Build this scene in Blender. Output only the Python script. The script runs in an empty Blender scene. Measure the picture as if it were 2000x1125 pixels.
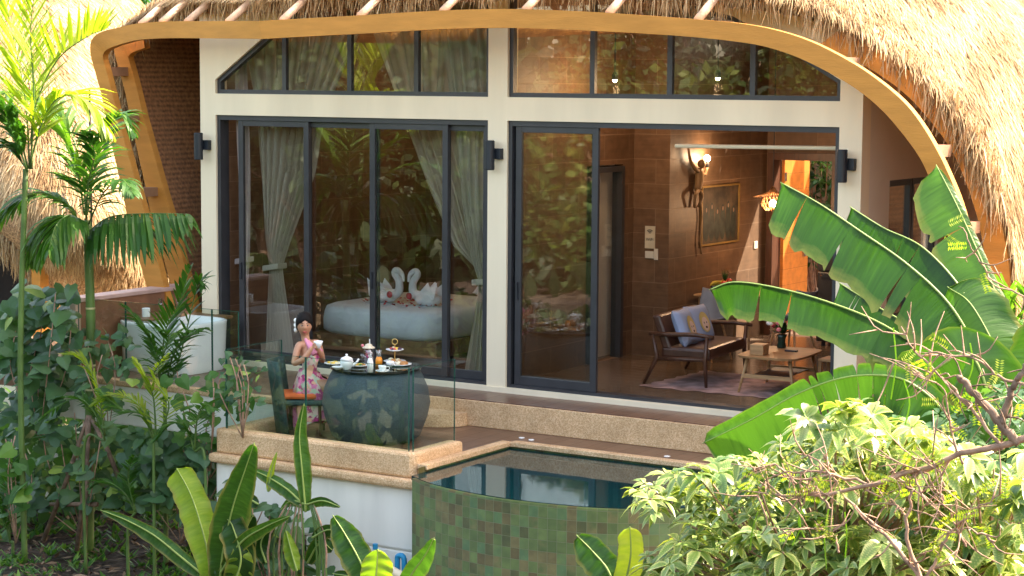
import bpy, bmesh, math, random
import numpy as np
from mathutils import Vector, Matrix, noise
from mathutils.geometry import tessellate_polygon
random.seed(7); rng = np.random.default_rng(7)
R_ = math.radians
sc = bpy.context.scene
COL = sc.collection

# ---------------------------------------------------------------- camera
F_PX, YAW, PIT, ROL = 3882.21, 0.5590887, 0.1039577, 0.0072260
CAM = np.array([11.97385, -18.77234, 3.442916])
fw = np.array([-math.sin(YAW)*math.cos(PIT), math.cos(YAW)*math.cos(PIT), -math.sin(PIT)])
rt = np.array([math.cos(YAW), math.sin(YAW), 0.0]); up = np.cross(rt, fw)
c_, s_ = math.cos(ROL), math.sin(ROL)
rt, up = c_*rt + s_*up, -s_*rt + c_*up
cd = bpy.data.cameras.new('camera'); cam = bpy.data.objects.new('camera', cd); COL.objects.link(cam)
cam.matrix_world = Matrix(((rt[0], up[0], -fw[0], CAM[0]), (rt[1], up[1], -fw[1], CAM[1]), (rt[2], up[2], -fw[2], CAM[2]), (0, 0, 0, 1)))
cd.sensor_width = 36; cd.lens = F_PX/2000*36; cd.clip_start = 0.1; cd.clip_end = 2000
sc.camera = cam

# ---------------------------------------------------------------- sky, sun, exposure
SUN_EL, SUN_AZ = 46.0, 42.0          # azimuth from +Y towards +X
sdir = Vector((math.sin(R_(SUN_AZ))*math.cos(R_(SUN_EL)), math.cos(R_(SUN_AZ))*math.cos(R_(SUN_EL)), math.sin(R_(SUN_EL))))
w = bpy.data.worlds.new('World'); sc.world = w; w.use_nodes = True
nt = w.node_tree; sky = nt.nodes.new('ShaderNodeTexSky'); sky.sky_type = 'NISHITA'; sky.sun_disc = False
sky.sun_elevation = R_(SUN_EL); sky.sun_rotation = R_(SUN_AZ); sky.air_density = 1.0; sky.dust_density = 2.5; sky.ozone_density = 1.0
wm = nt.nodes.new('ShaderNodeMix'); wm.data_type = 'RGBA'; wm.blend_type = 'MULTIPLY'; wm.inputs[0].default_value = 1; wm.inputs[7].default_value = (1.0, .82, .63, 1)   # sky tinted warm so that the shaded facade looks warmer
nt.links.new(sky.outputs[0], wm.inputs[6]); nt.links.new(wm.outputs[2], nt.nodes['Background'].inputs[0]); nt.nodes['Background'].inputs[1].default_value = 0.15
sl = bpy.data.lights.new('sun', 'SUN'); sl.energy = 2.2; sl.angle = R_(0.5); sl.color = (1.0, 0.90, 0.74)
so = bpy.data.objects.new('sun', sl); COL.objects.link(so); so.rotation_euler = sdir.to_track_quat('Z', 'Y').to_euler(); so.location = (8, 10, 20)
sc.view_settings.view_transform = 'Standard'; sc.view_settings.look = 'None'; sc.view_settings.exposure = 3.08; sc.view_settings.gamma = 1
sc.render.engine = 'CYCLES'; sc.cycles.use_denoising = True
sc.cycles.max_bounces = 12; sc.cycles.diffuse_bounces = 5; sc.cycles.glossy_bounces = 4; sc.cycles.transmission_bounces = 6; sc.cycles.transparent_max_bounces = 16
sc.cycles.sample_clamp_indirect = 6.0; sc.cycles.caustics_reflective = False; sc.cycles.caustics_refractive = False

# ---------------------------------------------------------------- helpers
def ray(u, v): return fw*F_PX + rt*(u-1000) + up*(562.5-v)
def at(u, v, Y):
    d = ray(u, v); return CAM + d*((Y-CAM[1])/d[1])
def atz(u, v, Z):
    d = ray(u, v); return CAM + d*((Z-CAM[2])/d[2])
def atx(u, v, X):
    d = ray(u, v); return CAM + d*((X-CAM[0])/d[0])

def tag(o, label=None, cat=None, group=None, kind=None):
    if label: o['label'] = label
    if cat: o['category'] = cat
    if group: o['group'] = group
    if kind: o['kind'] = kind
    return o
def empty(name, loc, label=None, cat=None, group=None, rz=0):
    o = bpy.data.objects.new(name, None); COL.objects.link(o); o.location = [float(a) for a in loc]; o.rotation_euler = (0, 0, rz)
    o.empty_display_size = .1
    bpy.context.view_layer.update()
    return tag(o, label, cat, group)

class MB:
    """collects vertices and faces of one mesh (world coordinates)"""
    def __init__(s): s.V = []; s.Fc = []; s.n = 0; s.C = []; s.UV = {}
    def add(s, V, Fc, c=0.5):
        V = np.asarray(V, float).reshape(-1, 3)
        s.V.append(V); s.Fc += [tuple(int(i)+s.n for i in f) for f in Fc]; s.C += [c]*len(Fc); s.n += len(V); return s
    def box(s, x0, x1, y0, y1, z0, z1, c=.5):
        V = [(x, y, z) for x in (x0, x1) for y in (y0, y1) for z in (z0, z1)]
        return s.add(V, [(0,1,3,2),(4,6,7,5),(0,4,5,1),(2,3,7,6),(0,2,6,4),(1,5,7,3)], c)
    def obox(s, c0, ax, ay, az, c=.5):
        c0, ax, ay, az = map(np.array, (c0, ax, ay, az))
        V = [c0 + i*ax + j*ay + k*az for i in (-.5,.5) for j in (-.5,.5) for k in (-.5,.5)]
        return s.add(V, [(0,1,3,2),(4,6,7,5),(0,4,5,1),(2,3,7,6),(0,2,6,4),(1,5,7,3)], c)
    def tube(s, P, r, n=8, c=.5, cap=True):
        P = np.asarray(P, float); m = len(P); r = np.broadcast_to(np.asarray(r, float), (m,))
        T = np.gradient(P, axis=0); T /= np.linalg.norm(T, axis=1)[:, None]+1e-9
        ref = np.array([0,0,1.]) if abs(T[0][2]) < .9 else np.array([1.,0,0])
        A = np.cross(T[0], ref); A /= np.linalg.norm(A); V = []
        for i in range(m):
            A = A - T[i]*(A@T[i]); A /= np.linalg.norm(A); B = np.cross(T[i], A)
            for k in range(n):
                a = 2*math.pi*k/n; V.append(P[i] + r[i]*(math.cos(a)*A + math.sin(a)*B))
        Fc = [(i*n+k, i*n+(k+1) % n, (i+1)*n+(k+1) % n, (i+1)*n+k) for i in range(m-1) for k in range(n)]
        if cap: Fc += [tuple(range(n))[::-1], tuple((m-1)*n+k for k in range(n))]
        return s.add(V, Fc, c)
    def lathe(s, prof, cx, cy, n=32, c=.5, sx=1, sy=1):
        m = len(prof); V = []
        for r, z in prof:
            for k in range(n):
                a = 2*math.pi*k/n; V.append((cx+sx*r*math.cos(a), cy+sy*r*math.sin(a), z))
        Fc = [(i*n+k, i*n+(k+1) % n, (i+1)*n+(k+1) % n, (i+1)*n+k) for i in range(m-1) for k in range(n)]
        if prof[0][0] > 1e-4: Fc.append(tuple(range(n))[::-1])
        if prof[-1][0] > 1e-4: Fc.append(tuple((m-1)*n+k for k in range(n)))
        return s.add(V, Fc, c)
    def grid(s, G, c=.5, closed=False):
        G = np.asarray(G, float); a, b = G.shape[:2]
        Fc = [(i*b+j, i*b+(j+1) % b, (i+1)*b+(j+1) % b, (i+1)*b+j) for i in range(a-1) for j in range(b if closed else b-1)]
        return s.add(G.reshape(-1, 3), Fc, c)
    def sph(s, c0, r, sc3=(1,1,1), n=12, c=.5):
        G = [[(c0[0]+r*sc3[0]*math.sin(t)*math.cos(p), c0[1]+r*sc3[1]*math.sin(t)*math.sin(p), c0[2]+r*sc3[2]*math.cos(t))
              for p in [2*math.pi*k/n for k in range(n)]] for t in [math.pi*(i+.02)/(n//2+.04) for i in range(n//2+1)]]
        return s.grid(G[::-1], c, closed=True)
    def poly(s, outer, holes, y0, y1, c=.5, plane='y'):
        """polygon with holes in X-Z (or Y-Z, X-Y), given thickness"""
        loops = [outer]+list(holes)
        def P(a, b, t): return {'y': (a, t, b), 'x': (t, a, b), 'z': (a, b, t)}[plane]
        pts = [p for l in loops for p in l]
        tris = tessellate_polygon([[Vector((a, b, 0)) for a, b in l] for l in loops])
        n = len(pts); V = [P(a, b, y0) for a, b in pts] + [P(a, b, y1) for a, b in pts]
        Fc = [tuple(t) for t in tris] + [tuple(i+n for i in reversed(t)) for t in tris]
        k = 0
        for l in loops:
            m = len(l)
            for i in range(m): a, b = k+i, k+(i+1) % m; Fc.append((a, b, b+n, a+n))
            k += m
        return s.add(V, Fc, c)
    def build(s, name, mat, parent=None, smooth=False, label=None, cat=None, group=None, kind=None, bevel=0, uvs=None):
        V = np.concatenate(s.V) if s.V else np.zeros((0, 3))
        me = bpy.data.meshes.new(name)
        off = np.array([0., 0, 0])
        if parent is not None: off = np.array(parent.matrix_world.translation)
        elif len(V):
            lo, hi = V.min(0), V.max(0); off = np.array([(lo[0]+hi[0])/2, (lo[1]+hi[1])/2, lo[2]])
        V = V - off
        nf = len(s.Fc); tot = np.array([len(f) for f in s.Fc], dtype=np.int32)
        me.vertices.add(len(V)); me.vertices.foreach_set('co', V.astype(np.float32).ravel())
        flat = np.fromiter((i for f in s.Fc for i in f), dtype=np.int32, count=int(tot.sum()))
        me.loops.add(len(flat)); me.loops.foreach_set('vertex_index', flat)
        me.polygons.add(nf); st = np.zeros(nf, dtype=np.int32); st[1:] = np.cumsum(tot)[:-1]
        me.polygons.foreach_set('loop_start', st); me.polygons.foreach_set('loop_total', tot)
        at_ = me.attributes.new('v', 'FLOAT', 'FACE'); at_.data.foreach_set('value', np.array(s.C, dtype=np.float32))
        me.update(calc_edges=True); me.validate()
        if uvs is not None:
            l = me.uv_layers.new(name='UVMap'); U = np.asarray(uvs, np.float32); l.data.foreach_set('uv', U[flat].ravel())
        me.polygons.foreach_set('use_smooth', np.full(len(me.polygons), bool(smooth), dtype=bool))
        o = bpy.data.objects.new(name, me); COL.objects.link(o)
        if parent is not None:
            o.parent = parent
            o.rotation_euler = (0,0,0)
        else: o.location = off
        me.materials.append(mat)
        if not smooth or bevel:
            bm = bmesh.new(); bm.from_mesh(me); bmesh.ops.recalc_face_normals(bm, faces=bm.faces); bm.to_mesh(me); bm.free()
        if bevel:
            b = o.modifiers.new('bevel', 'BEVEL'); b.width = bevel; b.segments = 2; b.limit_method = 'ANGLE'
        bpy.context.view_layer.update()
        return tag(o, label, cat, group, kind)

def spline(P, n):
    """Catmull-Rom through the points, n samples"""
    P = np.asarray(P, float); m = len(P)
    Q = np.vstack([2*P[0]-P[1], P, 2*P[-1]-P[-2]]); out = []
    for t in np.linspace(0, m-1-1e-6, n):
        i = int(t); f = t-i; a, b, c, d = Q[i], Q[i+1], Q[i+2], Q[i+3]
        out.append(.5*((2*b)+(-a+c)*f+(2*a-5*b+4*c-d)*f*f+(-a+3*b-3*c+d)*f**3))
    return np.array(out)

# ---------------------------------------------------------------- materials
def newmat(name):
    m = bpy.data.materials.new(name); m.use_nodes = True; nt = m.node_tree
    return m, nt, nt.nodes['Principled BSDF'], nt.nodes['Material Output']
def N(nt, t, **k):
    n = nt.nodes.new(t)
    for a, b in k.items(): setattr(n, a, b)
    return n
def simple(name, col, rough=.6, metal=0, spec=.5, bump=0, bscale=40, var=.12, vscale=4, coat=0, stretch=(1,1,1), emit=None):
    m, nt, b, o = newmat(name); L = nt.links
    b.inputs['Roughness'].default_value = rough; b.inputs['Metallic'].default_value = metal; b.inputs['Specular IOR Level'].default_value = spec
    b.inputs['Coat Weight'].default_value = coat
    tc = N(nt, 'ShaderNodeTexCoord'); mp = N(nt, 'ShaderNodeMapping'); mp.inputs['Scale'].default_value = stretch; L.new(tc.outputs['Object'], mp.inputs[0])
    nz = N(nt, 'ShaderNodeTexNoise'); nz.inputs['Scale'].default_value = vscale; nz.inputs['Detail'].default_value = 5; L.new(mp.outputs[0], nz.inputs[0])
    mx = N(nt, 'ShaderNodeMix', data_type='RGBA'); mx.inputs[6].default_value = (*[c*(1-var) for c in col], 1); mx.inputs[7].default_value = (*[min(1, c*(1+var)) for c in col], 1)
    cr = N(nt, 'ShaderNodeValToRGB'); cr.color_ramp.elements[0].position = .35; cr.color_ramp.elements[1].position = .65
    L.new(nz.outputs[0], cr.inputs[0]); L.new(cr.outputs[0], mx.inputs[0]); L.new(mx.outputs[2], b.inputs['Base Color'])
    if bump:
        n2 = N(nt, 'ShaderNodeTexNoise'); n2.inputs['Scale'].default_value = bscale; n2.inputs['Detail'].default_value = 4; L.new(mp.outputs[0], n2.inputs[0])
        bp = N(nt, 'ShaderNodeBump'); bp.inputs['Strength'].default_value = bump; bp.inputs['Distance'].default_value = .01; L.new(n2.outputs[0], bp.inputs['Height']); L.new(bp.outputs[0], b.inputs['Normal'])
    if emit: b.inputs['Emission Color'].default_value = (*emit[0], 1); b.inputs['Emission Strength'].default_value = emit[1]
    return m
def attr_mat(name, stops, rough=.6, transl=0.0, tcol=None, spec=.3, noise_s=0, noise_amt=.3, coat=0):
    """colour from the per-face value v through a ramp; leaves let light through"""
    m, nt, b, o = newmat(name); L = nt.links
    a = N(nt, 'ShaderNodeAttribute', attribute_name='v')
    cr = N(nt, 'ShaderNodeValToRGB'); e = cr.color_ramp.elements
    while len(e) < len(stops): e.new(.5)
    for i, (p, c) in enumerate(stops): e[i].position = p; e[i].color = (*c, 1)
    src = a.outputs['Fac']
    if noise_s:
        tc = N(nt, 'ShaderNodeTexCoord'); nz = N(nt, 'ShaderNodeTexNoise'); nz.inputs['Scale'].default_value = noise_s; nz.inputs['Detail'].default_value = 4
        L.new(tc.outputs['Object'], nz.inputs[0])
        ma = N(nt, 'ShaderNodeMath', operation='MULTIPLY_ADD'); L.new(nz.outputs[0], ma.inputs[0]); ma.inputs[1].default_value = noise_amt*2; 
        m2 = N(nt, 'ShaderNodeMath', operation='SUBTRACT'); L.new(src, m2.inputs[0]); m2.inputs[1].default_value = noise_amt; L.new(m2.outputs[0], ma.inputs[2]); src = ma.outputs[0]
    L.new(src, cr.inputs[0]); L.new(cr.outputs[0], b.inputs['Base Color'])
    b.inputs['Roughness'].default_value = rough; b.inputs['Specular IOR Level'].default_value = spec; b.inputs['Coat Weight'].default_value = coat
    if transl:
        tr = N(nt, 'ShaderNodeBsdfTranslucent'); mx = N(nt, 'ShaderNodeMixShader'); mx.inputs[0].default_value = transl
        g = N(nt, 'ShaderNodeMix', data_type='RGBA', blend_type='MULTIPLY'); g.inputs[0].default_value = 1; L.new(cr.outputs[0], g.inputs[6]); g.inputs[7].default_value = (*(tcol or (1.6, 1.7, .5)), 1)
        L.new(g.outputs[2], tr.inputs[0]); L.new(b.outputs[0], mx.inputs[1]); L.new(tr.outputs[0], mx.inputs[2]); L.new(mx.outputs[0], o.inputs[0])
    return m
def tile_mat(name, axes, tw, th, stops, grout, gw=.006, rough=.35, offs=True, seed=0, grain=0, bump=.3, uv=False, spec=.5, gstretch=(1.5,30)):
    """rectangular tiles on two axes of object space: colour per tile, grout lines, optional wood grain"""
    m, nt, b, o = newmat(name); L = nt.links
    def M(op, x, y=None):
        n = N(nt, 'ShaderNodeMath', operation=op)
        for i, q in enumerate((x, y)):
            if q is None: continue
            if isinstance(q, (int, float)): n.inputs[i].default_value = q
            else: L.new(q, n.inputs[i])
        return n.outputs[0]
    sp = N(nt, 'ShaderNodeSeparateXYZ')
    if uv: tc = N(nt, 'ShaderNodeTexCoord'); L.new(tc.outputs['UV'], sp.inputs[0])
    else: g = N(nt, 'ShaderNodeNewGeometry'); L.new(g.outputs['Position'], sp.inputs[0])
    U, V = sp.outputs[axes[0]], sp.outputs[axes[1]]
    v = M('DIVIDE', V, th); vi = M('FLOOR', v)
    u = M('DIVIDE', U, tw)
    if offs: u = M('ADD', u, M('MULTIPLY', M('FRACT', M('MULTIPLY', vi, .5)), 1.0))
    ui = M('FLOOR', u); fu = M('FRACT', u); fv = M('FRACT', v)
    du = M('MULTIPLY', M('MINIMUM', fu, M('SUBTRACT', 1., fu)), tw); dv = M('MULTIPLY', M('MINIMUM', fv, M('SUBTRACT', 1., fv)), th)
    gm = M('LESS_THAN', M('MINIMUM', du, dv), gw/2)
    cb = N(nt, 'ShaderNodeCombineXYZ'); L.new(ui, cb.inputs[0]); L.new(vi, cb.inputs[1]); cb.inputs[2].default_value = seed
    wn = N(nt, 'ShaderNodeTexWhiteNoise'); L.new(cb.outputs[0], wn.inputs[0])
    val = wn.outputs[0]
    if grain:
        c2 = N(nt, 'ShaderNodeCombineXYZ'); L.new(M('ADD', M('MULTIPLY', U, gstretch[0]), M('MULTIPLY', wn.outputs[0], 40)), c2.inputs[0]); L.new(M('MULTIPLY', V, gstretch[1]), c2.inputs[1])
        nz = N(nt, 'ShaderNodeTexNoise'); nz.inputs['Scale'].default_value = 1; nz.inputs['Detail'].default_value = 5; L.new(c2.outputs[0], nz.inputs[0])
        val = M('ADD', M('MULTIPLY', val, 1-grain), M('MULTIPLY', nz.outputs[0], grain))
    cr = N(nt, 'ShaderNodeValToRGB'); e = cr.color_ramp.elements
    while len(e) < len(stops): e.new(.5)
    for i, (p, c) in enumerate(stops): e[i].position = p; e[i].color = (*c, 1)
    L.new(val, cr.inputs[0])
    n3 = N(nt, 'ShaderNodeTexNoise'); n3.inputs['Scale'].default_value = 9; n3.inputs['Detail'].default_value = 5
    g3 = N(nt, 'ShaderNodeNewGeometry'); L.new(g3.outputs['Position'], n3.inputs[0])
    hs = N(nt, 'ShaderNodeMix', data_type='RGBA', blend_type='MULTIPLY'); hs.inputs[0].default_value = .5; L.new(cr.outputs[0], hs.inputs[6]); 
    cr2 = N(nt, 'ShaderNodeValToRGB'); cr2.color_ramp.elements[0].position = .3; cr2.color_ramp.elements[0].color = (.6,.6,.6,1); cr2.color_ramp.elements[1].position = .7; cr2.color_ramp.elements[1].color = (1.25,1.25,1.25,1)
    L.new(n3.outputs[0], cr2.inputs[0]); L.new(cr2.outputs[0], hs.inputs[7])
    mx = N(nt, 'ShaderNodeMix', data_type='RGBA'); L.new(gm, mx.inputs[0]); L.new(hs.outputs[2], mx.inputs[6]); mx.inputs[7].default_value = (*grout, 1)
    L.new(mx.outputs[2], b.inputs['Base Color']); b.inputs['Specular IOR Level'].default_value = spec
    rr = M('ADD', rough, M('MULTIPLY', gm, .4)); L.new(rr, b.inputs['Roughness'])
    bp = N(nt, 'ShaderNodeBump'); bp.inputs['Strength'].default_value = bump; bp.inputs['Distance'].default_value = .004
    L.new(M('SUBTRACT', 1., gm), bp.inputs['Height']); L.new(bp.outputs[0], b.inputs['Normal'])
    return m
def glass_mat(name, tint=(.86,.9,.87), ior=1.5, base=.04, rough=0.0):
    m, nt, b, o = newmat(name); L = nt.links; nt.nodes.remove(b)
    t = N(nt, 'ShaderNodeBsdfTransparent'); t.inputs[0].default_value = (*tint, 1)
    g = N(nt, 'ShaderNodeBsdfGlossy'); g.inputs['Roughness'].default_value = rough; g.inputs[0].default_value = (1,1,1,1)
    f = N(nt, 'ShaderNodeFresnel'); gb = N(nt, 'ShaderNodeNewGeometry'); mi = N(nt, 'ShaderNodeMix'); mi.inputs[2].default_value = ior; mi.inputs[3].default_value = 1/ior; L.new(gb.outputs['Backfacing'], mi.inputs[0]); L.new(mi.outputs[0], f.inputs[0])
    a = N(nt, 'ShaderNodeMath', operation='ADD'); a.use_clamp = True; L.new(f.outputs[0], a.inputs[0]); a.inputs[1].default_value = base
    if rough == 0.0:
        nz = N(nt, 'ShaderNodeTexNoise'); nz.inputs['Scale'].default_value = 1.3; g3 = N(nt, 'ShaderNodeNewGeometry'); L.new(g3.outputs['Position'], nz.inputs[0])
        bp = N(nt, 'ShaderNodeBump'); bp.inputs['Strength'].default_value = .05; bp.inputs['Distance'].default_value = .02; L.new(nz.outputs[0], bp.inputs['Height']); L.new(bp.outputs[0], g.inputs['Normal'])
    x = N(nt, 'ShaderNodeMixShader'); L.new(a.outputs[0], x.inputs[0]); L.new(t.outputs[0], x.inputs[1]); L.new(g.outputs[0], x.inputs[2]); L.new(x.outputs[0], o.inputs[0])
    return m
def pebble_mat(name, c1, c2, c3, scale=90):
    m, nt, b, o = newmat(name); L = nt.links
    g = N(nt, 'ShaderNodeNewGeometry'); vo = N(nt, 'ShaderNodeTexVoronoi'); vo.inputs['Scale'].default_value = scale; L.new(g.outputs['Position'], vo.inputs[0])
    sp = N(nt, 'ShaderNodeSeparateColor'); L.new(vo.outputs['Color'], sp.inputs[0])
    cr = N(nt, 'ShaderNodeValToRGB'); e = cr.color_ramp.elements; e.new(.5)
    for i, (p, c) in enumerate(((0.1, c1), (.5, c2), (.95, c3))): e[i].position = p; e[i].color = (*c, 1)
    L.new(sp.outputs[0], cr.inputs[0])
    nz = N(nt, 'ShaderNodeTexNoise'); nz.inputs['Scale'].default_value = 3; nz.inputs['Detail'].default_value = 6; L.new(g.outputs['Position'], nz.inputs[0])
    c2_ = N(nt, 'ShaderNodeValToRGB'); c2_.color_ramp.elements[0].position = .35; c2_.color_ramp.elements[0].color = (.84,.82,.79,1); c2_.color_ramp.elements[1].position = .62; c2_.color_ramp.elements[1].color = (1.05,1.05,1.05,1); L.new(nz.outputs[0], c2_.inputs[0])
    mx = N(nt, 'ShaderNodeMix', data_type='RGBA', blend_type='MULTIPLY'); mx.inputs[0].default_value = 1; L.new(cr.outputs[0], mx.inputs[6]); L.new(c2_.outputs[0], mx.inputs[7]); L.new(mx.outputs[2], b.inputs['Base Color'])
    b.inputs['Roughness'].default_value = .8
    bp = N(nt, 'ShaderNodeBump'); bp.inputs['Strength'].default_value = .5; bp.inputs['Distance'].default_value = .003; L.new(vo.outputs['Distance'], bp.inputs['Height']); L.new(bp.outputs[0], b.inputs['Normal'])
    return m

M = {}
M['plaster'] = simple('cream_plaster', (.83,.71,.53), .75, bump=.3, bscale=22, var=.06, vscale=2.2, stretch=(1,1,.16)); M['white_wall'] = simple('white_render', (.88,.84,.77), .8, bump=.3, bscale=22, var=.07, vscale=3, stretch=(1,1,.15))
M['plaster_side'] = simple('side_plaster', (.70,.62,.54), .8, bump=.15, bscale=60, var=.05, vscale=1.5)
M['beam'] = simple('tan_beam_paint', (.52,.225,.045), .65, spec=.25, bump=.25, bscale=14, var=.09, vscale=2.2, stretch=(1,1,6))
M['frame'] = simple('dark_aluminium', (.045,.045,.052), .42, metal=.2, var=.1)
M['black'] = simple('black_metal', (.02,.022,.03), .45, var=.1)
M['glass'] = glass_mat('door_glass', (.92,.93,.91), 1.5, .03)
M['glass_rail'] = glass_mat('railing_glass', (.84,.93,.88), 1.5, .05)
M['glass_edge'] = simple('green_glass_edge', (.02,.09,.07), .15, var=.1)
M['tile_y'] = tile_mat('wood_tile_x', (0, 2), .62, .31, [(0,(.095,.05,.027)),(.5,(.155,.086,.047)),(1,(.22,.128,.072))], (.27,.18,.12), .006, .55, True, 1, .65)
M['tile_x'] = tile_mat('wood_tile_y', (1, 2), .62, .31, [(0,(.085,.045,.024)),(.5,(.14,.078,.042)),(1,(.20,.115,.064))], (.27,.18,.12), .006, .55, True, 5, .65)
M['floor_in'] = tile_mat('interior_floor', (0, 1), 1.2, .2, [(0,(.10,.068,.045)),(.5,(.16,.115,.08)),(1,(.23,.17,.125))], (.08,.06,.045), .003, .22, True, 3, .6)
M['deck'] = tile_mat('deck_planks', (1, 0), 1.2, .2, [(0,(.115,.055,.033)),(.5,(.18,.092,.056)),(1,(.25,.14,.09))], (.08,.04,.027), .003, .33, True, 9, .7)
M['pebble'] = pebble_mat('pebble_wash', (.54,.32,.16), (.68,.44,.24), (.80,.58,.36), 110)
M['mat'] = simple('bamboo_mat', (.20,.085,.032), .7, bump=.6, bscale=60, var=.35, vscale=14, stretch=(1,1,6))
M['log'] = simple('peeled_log', (.62,.42,.28), .7, bump=.5, bscale=30, var=.2, vscale=6)
M['white_gloss'] = simple('white_ceramic', (.85,.86,.86), .18, var=.02)
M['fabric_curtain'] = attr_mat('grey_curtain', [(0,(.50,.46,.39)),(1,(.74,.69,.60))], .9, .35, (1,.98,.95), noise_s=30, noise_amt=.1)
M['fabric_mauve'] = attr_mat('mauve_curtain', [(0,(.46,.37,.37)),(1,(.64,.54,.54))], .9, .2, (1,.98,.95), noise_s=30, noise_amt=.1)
M['bed'] = simple('bed_linen', (.70,.77,.84), .85, bump=.4, bscale=8, var=.06)
M['wood'] = simple('oak_wood', (.42,.24,.11), .5, var=.2, vscale=3, stretch=(1,1,10))
M['wood_dark'] = simple('dark_stained_wood', (.075,.03,.016), .4, var=.25, vscale=4, stretch=(8,8,1))
M['wood_bed'] = simple('bed_base_wood', (.20,.10,.045), .5, var=.25, vscale=4, stretch=(1,8,8))
M['leather'] = simple('brown_leather', (.075,.03,.018), .38, bump=.4, bscale=14, var=.25)
M['door_wood'] = tile_mat('orange_door_wood', (1, 2), 3.0, .22, [(0,(.52,.16,.022)),(1,(.66,.23,.04))], (.28,.08,.02), .004, .45, False, 2, .6)
M['gold'] = simple('brass', (.75,.50,.16), .3, metal=.9, var=.1)
M['chrome'] = simple('steel', (.6,.6,.62), .25, metal=1, var=.05)
M['fridge'] = simple('dark_grey_fridge', (.05,.048,.052), .35, metal=.3, var=.06)
def P(name, col, rough=.6, **k): return simple(name, col, rough, **k)
M['block'] = simple('block_wood', (.30,.16,.09), .7, bump=.3, var=.2)
# ================================================================ THE VILLA
villa = empty('villa', (0, 0, -.06), 'thatched villa with cream facade, tan curved fascia beam and tall dark framed glass doors', 'villa')
ARC = [(288,566,322,566,-.2),(270,500,305,500,-.2),(253,444,291,444,-.22),(240,380,272,380,-.24),(222,300,250,300,-.26),(208,235,231,232,-.28),(199,190,221,190,-.3),(187,145,208,140,-.32),(177,107,201,115,-.34),(178,80,203,103,-.36),(196,63,212,95,-.42),(230,54,236,86,-.5),(267,46,270,78,-.6),(320,42,325,74.5,-.75),(419,41,419,75,-1.03),(505,41,512,76,-1.28),(600,35.5,600,71,-1.3),(700,30,700,66,-1.3),(778,25,778,61.5,-1.3),(870,20,870,56.5,-1.3),(955,17.5,956,54.5,-1.3),(1027,18,1024,55,-1.3),(1133,22,1128,59,-1.3),(1220,27,1212,63,-1.3),(1300,33,1290,67.5,-1.3),(1370,38.5,1355,72.5,-1.3),(1442,45,1420,79,-1.3),(1513,58,1485,89,-1.3),(1584,81,1548,108,-1.3),(1655,117,1610,137,-1.3),(1709,152,1665,169,-1.3),(1762,196,1715,208,-1.3),(1798,240,1757,254,-1.3),(1831,295,1795,306,-1.3),(1855,345,1817,352,-1.28),(1876,398,1836,405,-1.26),(1890,450,1850,455,-1.24),(1903,520,1862,525,-1.22),(1910,600,1868,600,-1.2),(1912,700,1870,700,-1.2)]
OUT = np.array([at(a, b, y) for a, b, c, d, y in ARC]); INN = np.array([at(c, d, y) for a, b, c, d, y in ARC])
OUT = np.vstack([OUT[0]+(OUT[0]-OUT[1])*1.9, OUT]); INN = np.vstack([INN[0]+(INN[0]-INN[1])*1.9, INN])
OUT = np.vstack([OUT, OUT[-1]+(0, 0, -1.0)]); INN = np.vstack([INN, INN[-1]+(0, 0, -1.0)])
KINK = 16
def ribbon(mb, O, I, dy, thick):
    G = np.stack([O+(0,dy,0), I+(0,dy,0), I+(0,dy+thick,0), O+(0,dy+thick,0), O+(0,dy,0)], 1)
    mb.grid(G)
def arc_sm(A, i0, i1, k=4): return spline(A[i0:i1], (i1-i0-1)*k+1)
b = MB(); ribbon(b, arc_sm(OUT, 0, KINK+1), arc_sm(INN, 0, KINK+1), 0, .1); ribbon(b, arc_sm(OUT, KINK, len(OUT)), arc_sm(INN, KINK, len(INN)), 0, .1)
b.build('fascia_beam', M['beam'], villa)
cc = np.array([.3, 0, 2.0])
def inset(A, d):   # move along the section normal, in X-Z
    T = np.gradient(A[:, [0, 2]], axis=0); n = np.stack([-T[:, 1], T[:, 0]], 1); n /= np.linalg.norm(n, axis=1)[:, None]+1e-9
    B = A.copy(); B[:, 0] += n[:, 0]*d; B[:, 2] += n[:, 1]*d; return B
O2, I2 = inset(OUT, .0), inset(INN, -.04)
O2[:, 2] += .06
b = MB(); ribbon(b, arc_sm(O2, 0, 13), arc_sm(I2, 0, 13), .42, .1); b.build('inner_beam', M['beam'], villa)
b = MB(); ribbon(b, arc_sm(inset(OUT, .13), 29, len(OUT)), arc_sm(inset(INN, .12), 29, len(INN)), .55, .1); b.build('inner_beam', M['beam'], villa)
# short blocks tying the two beams
for i in (4, 6, 8, 30, 34, 37):
    m_ = (OUT[i]+INN[i])/2
    MB().obox(m_+(0, .26, .02), (.13,0,0), (0,.34,0), (0,0,.11)).build('beam_block', M['block'], villa)

def roofsec(t, A):
    t2 = min(t, 2.6); kx = 1+.035*t2-.045*max(0, t2-1.0)**2-.006*max(0, t-2.6); kz = 1+.125*t-.012*t*t-.008*max(0, t-1.5)**2 if t < 4 else 1.182-.03*(t-4)
    P_ = A.copy(); P_[:, 0] = (P_[:, 0]+.2)*kx-.2; P_[:, 2] = P_[:, 2]*kz; P_[:, 1] = P_[:, 1]+t; return P_
EAVE = inset(OUT, .16)+np.array([0, .62, .0])
EAVE[:, 2] += np.interp(EAVE[:, 0], [-5.6,-4.6,3.5,5.2], [0,.22,.26,.05])
Es = spline(EAVE[:40], 121)
TS = np.concatenate([np.linspace(0, 3, 25), np.linspace(3.3, 7.2, 14)])
GR = np.array([roofsec(t, Es) for t in TS])
GR[:, :, 2] = np.maximum(GR[:, :, 2], -.3)

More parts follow.
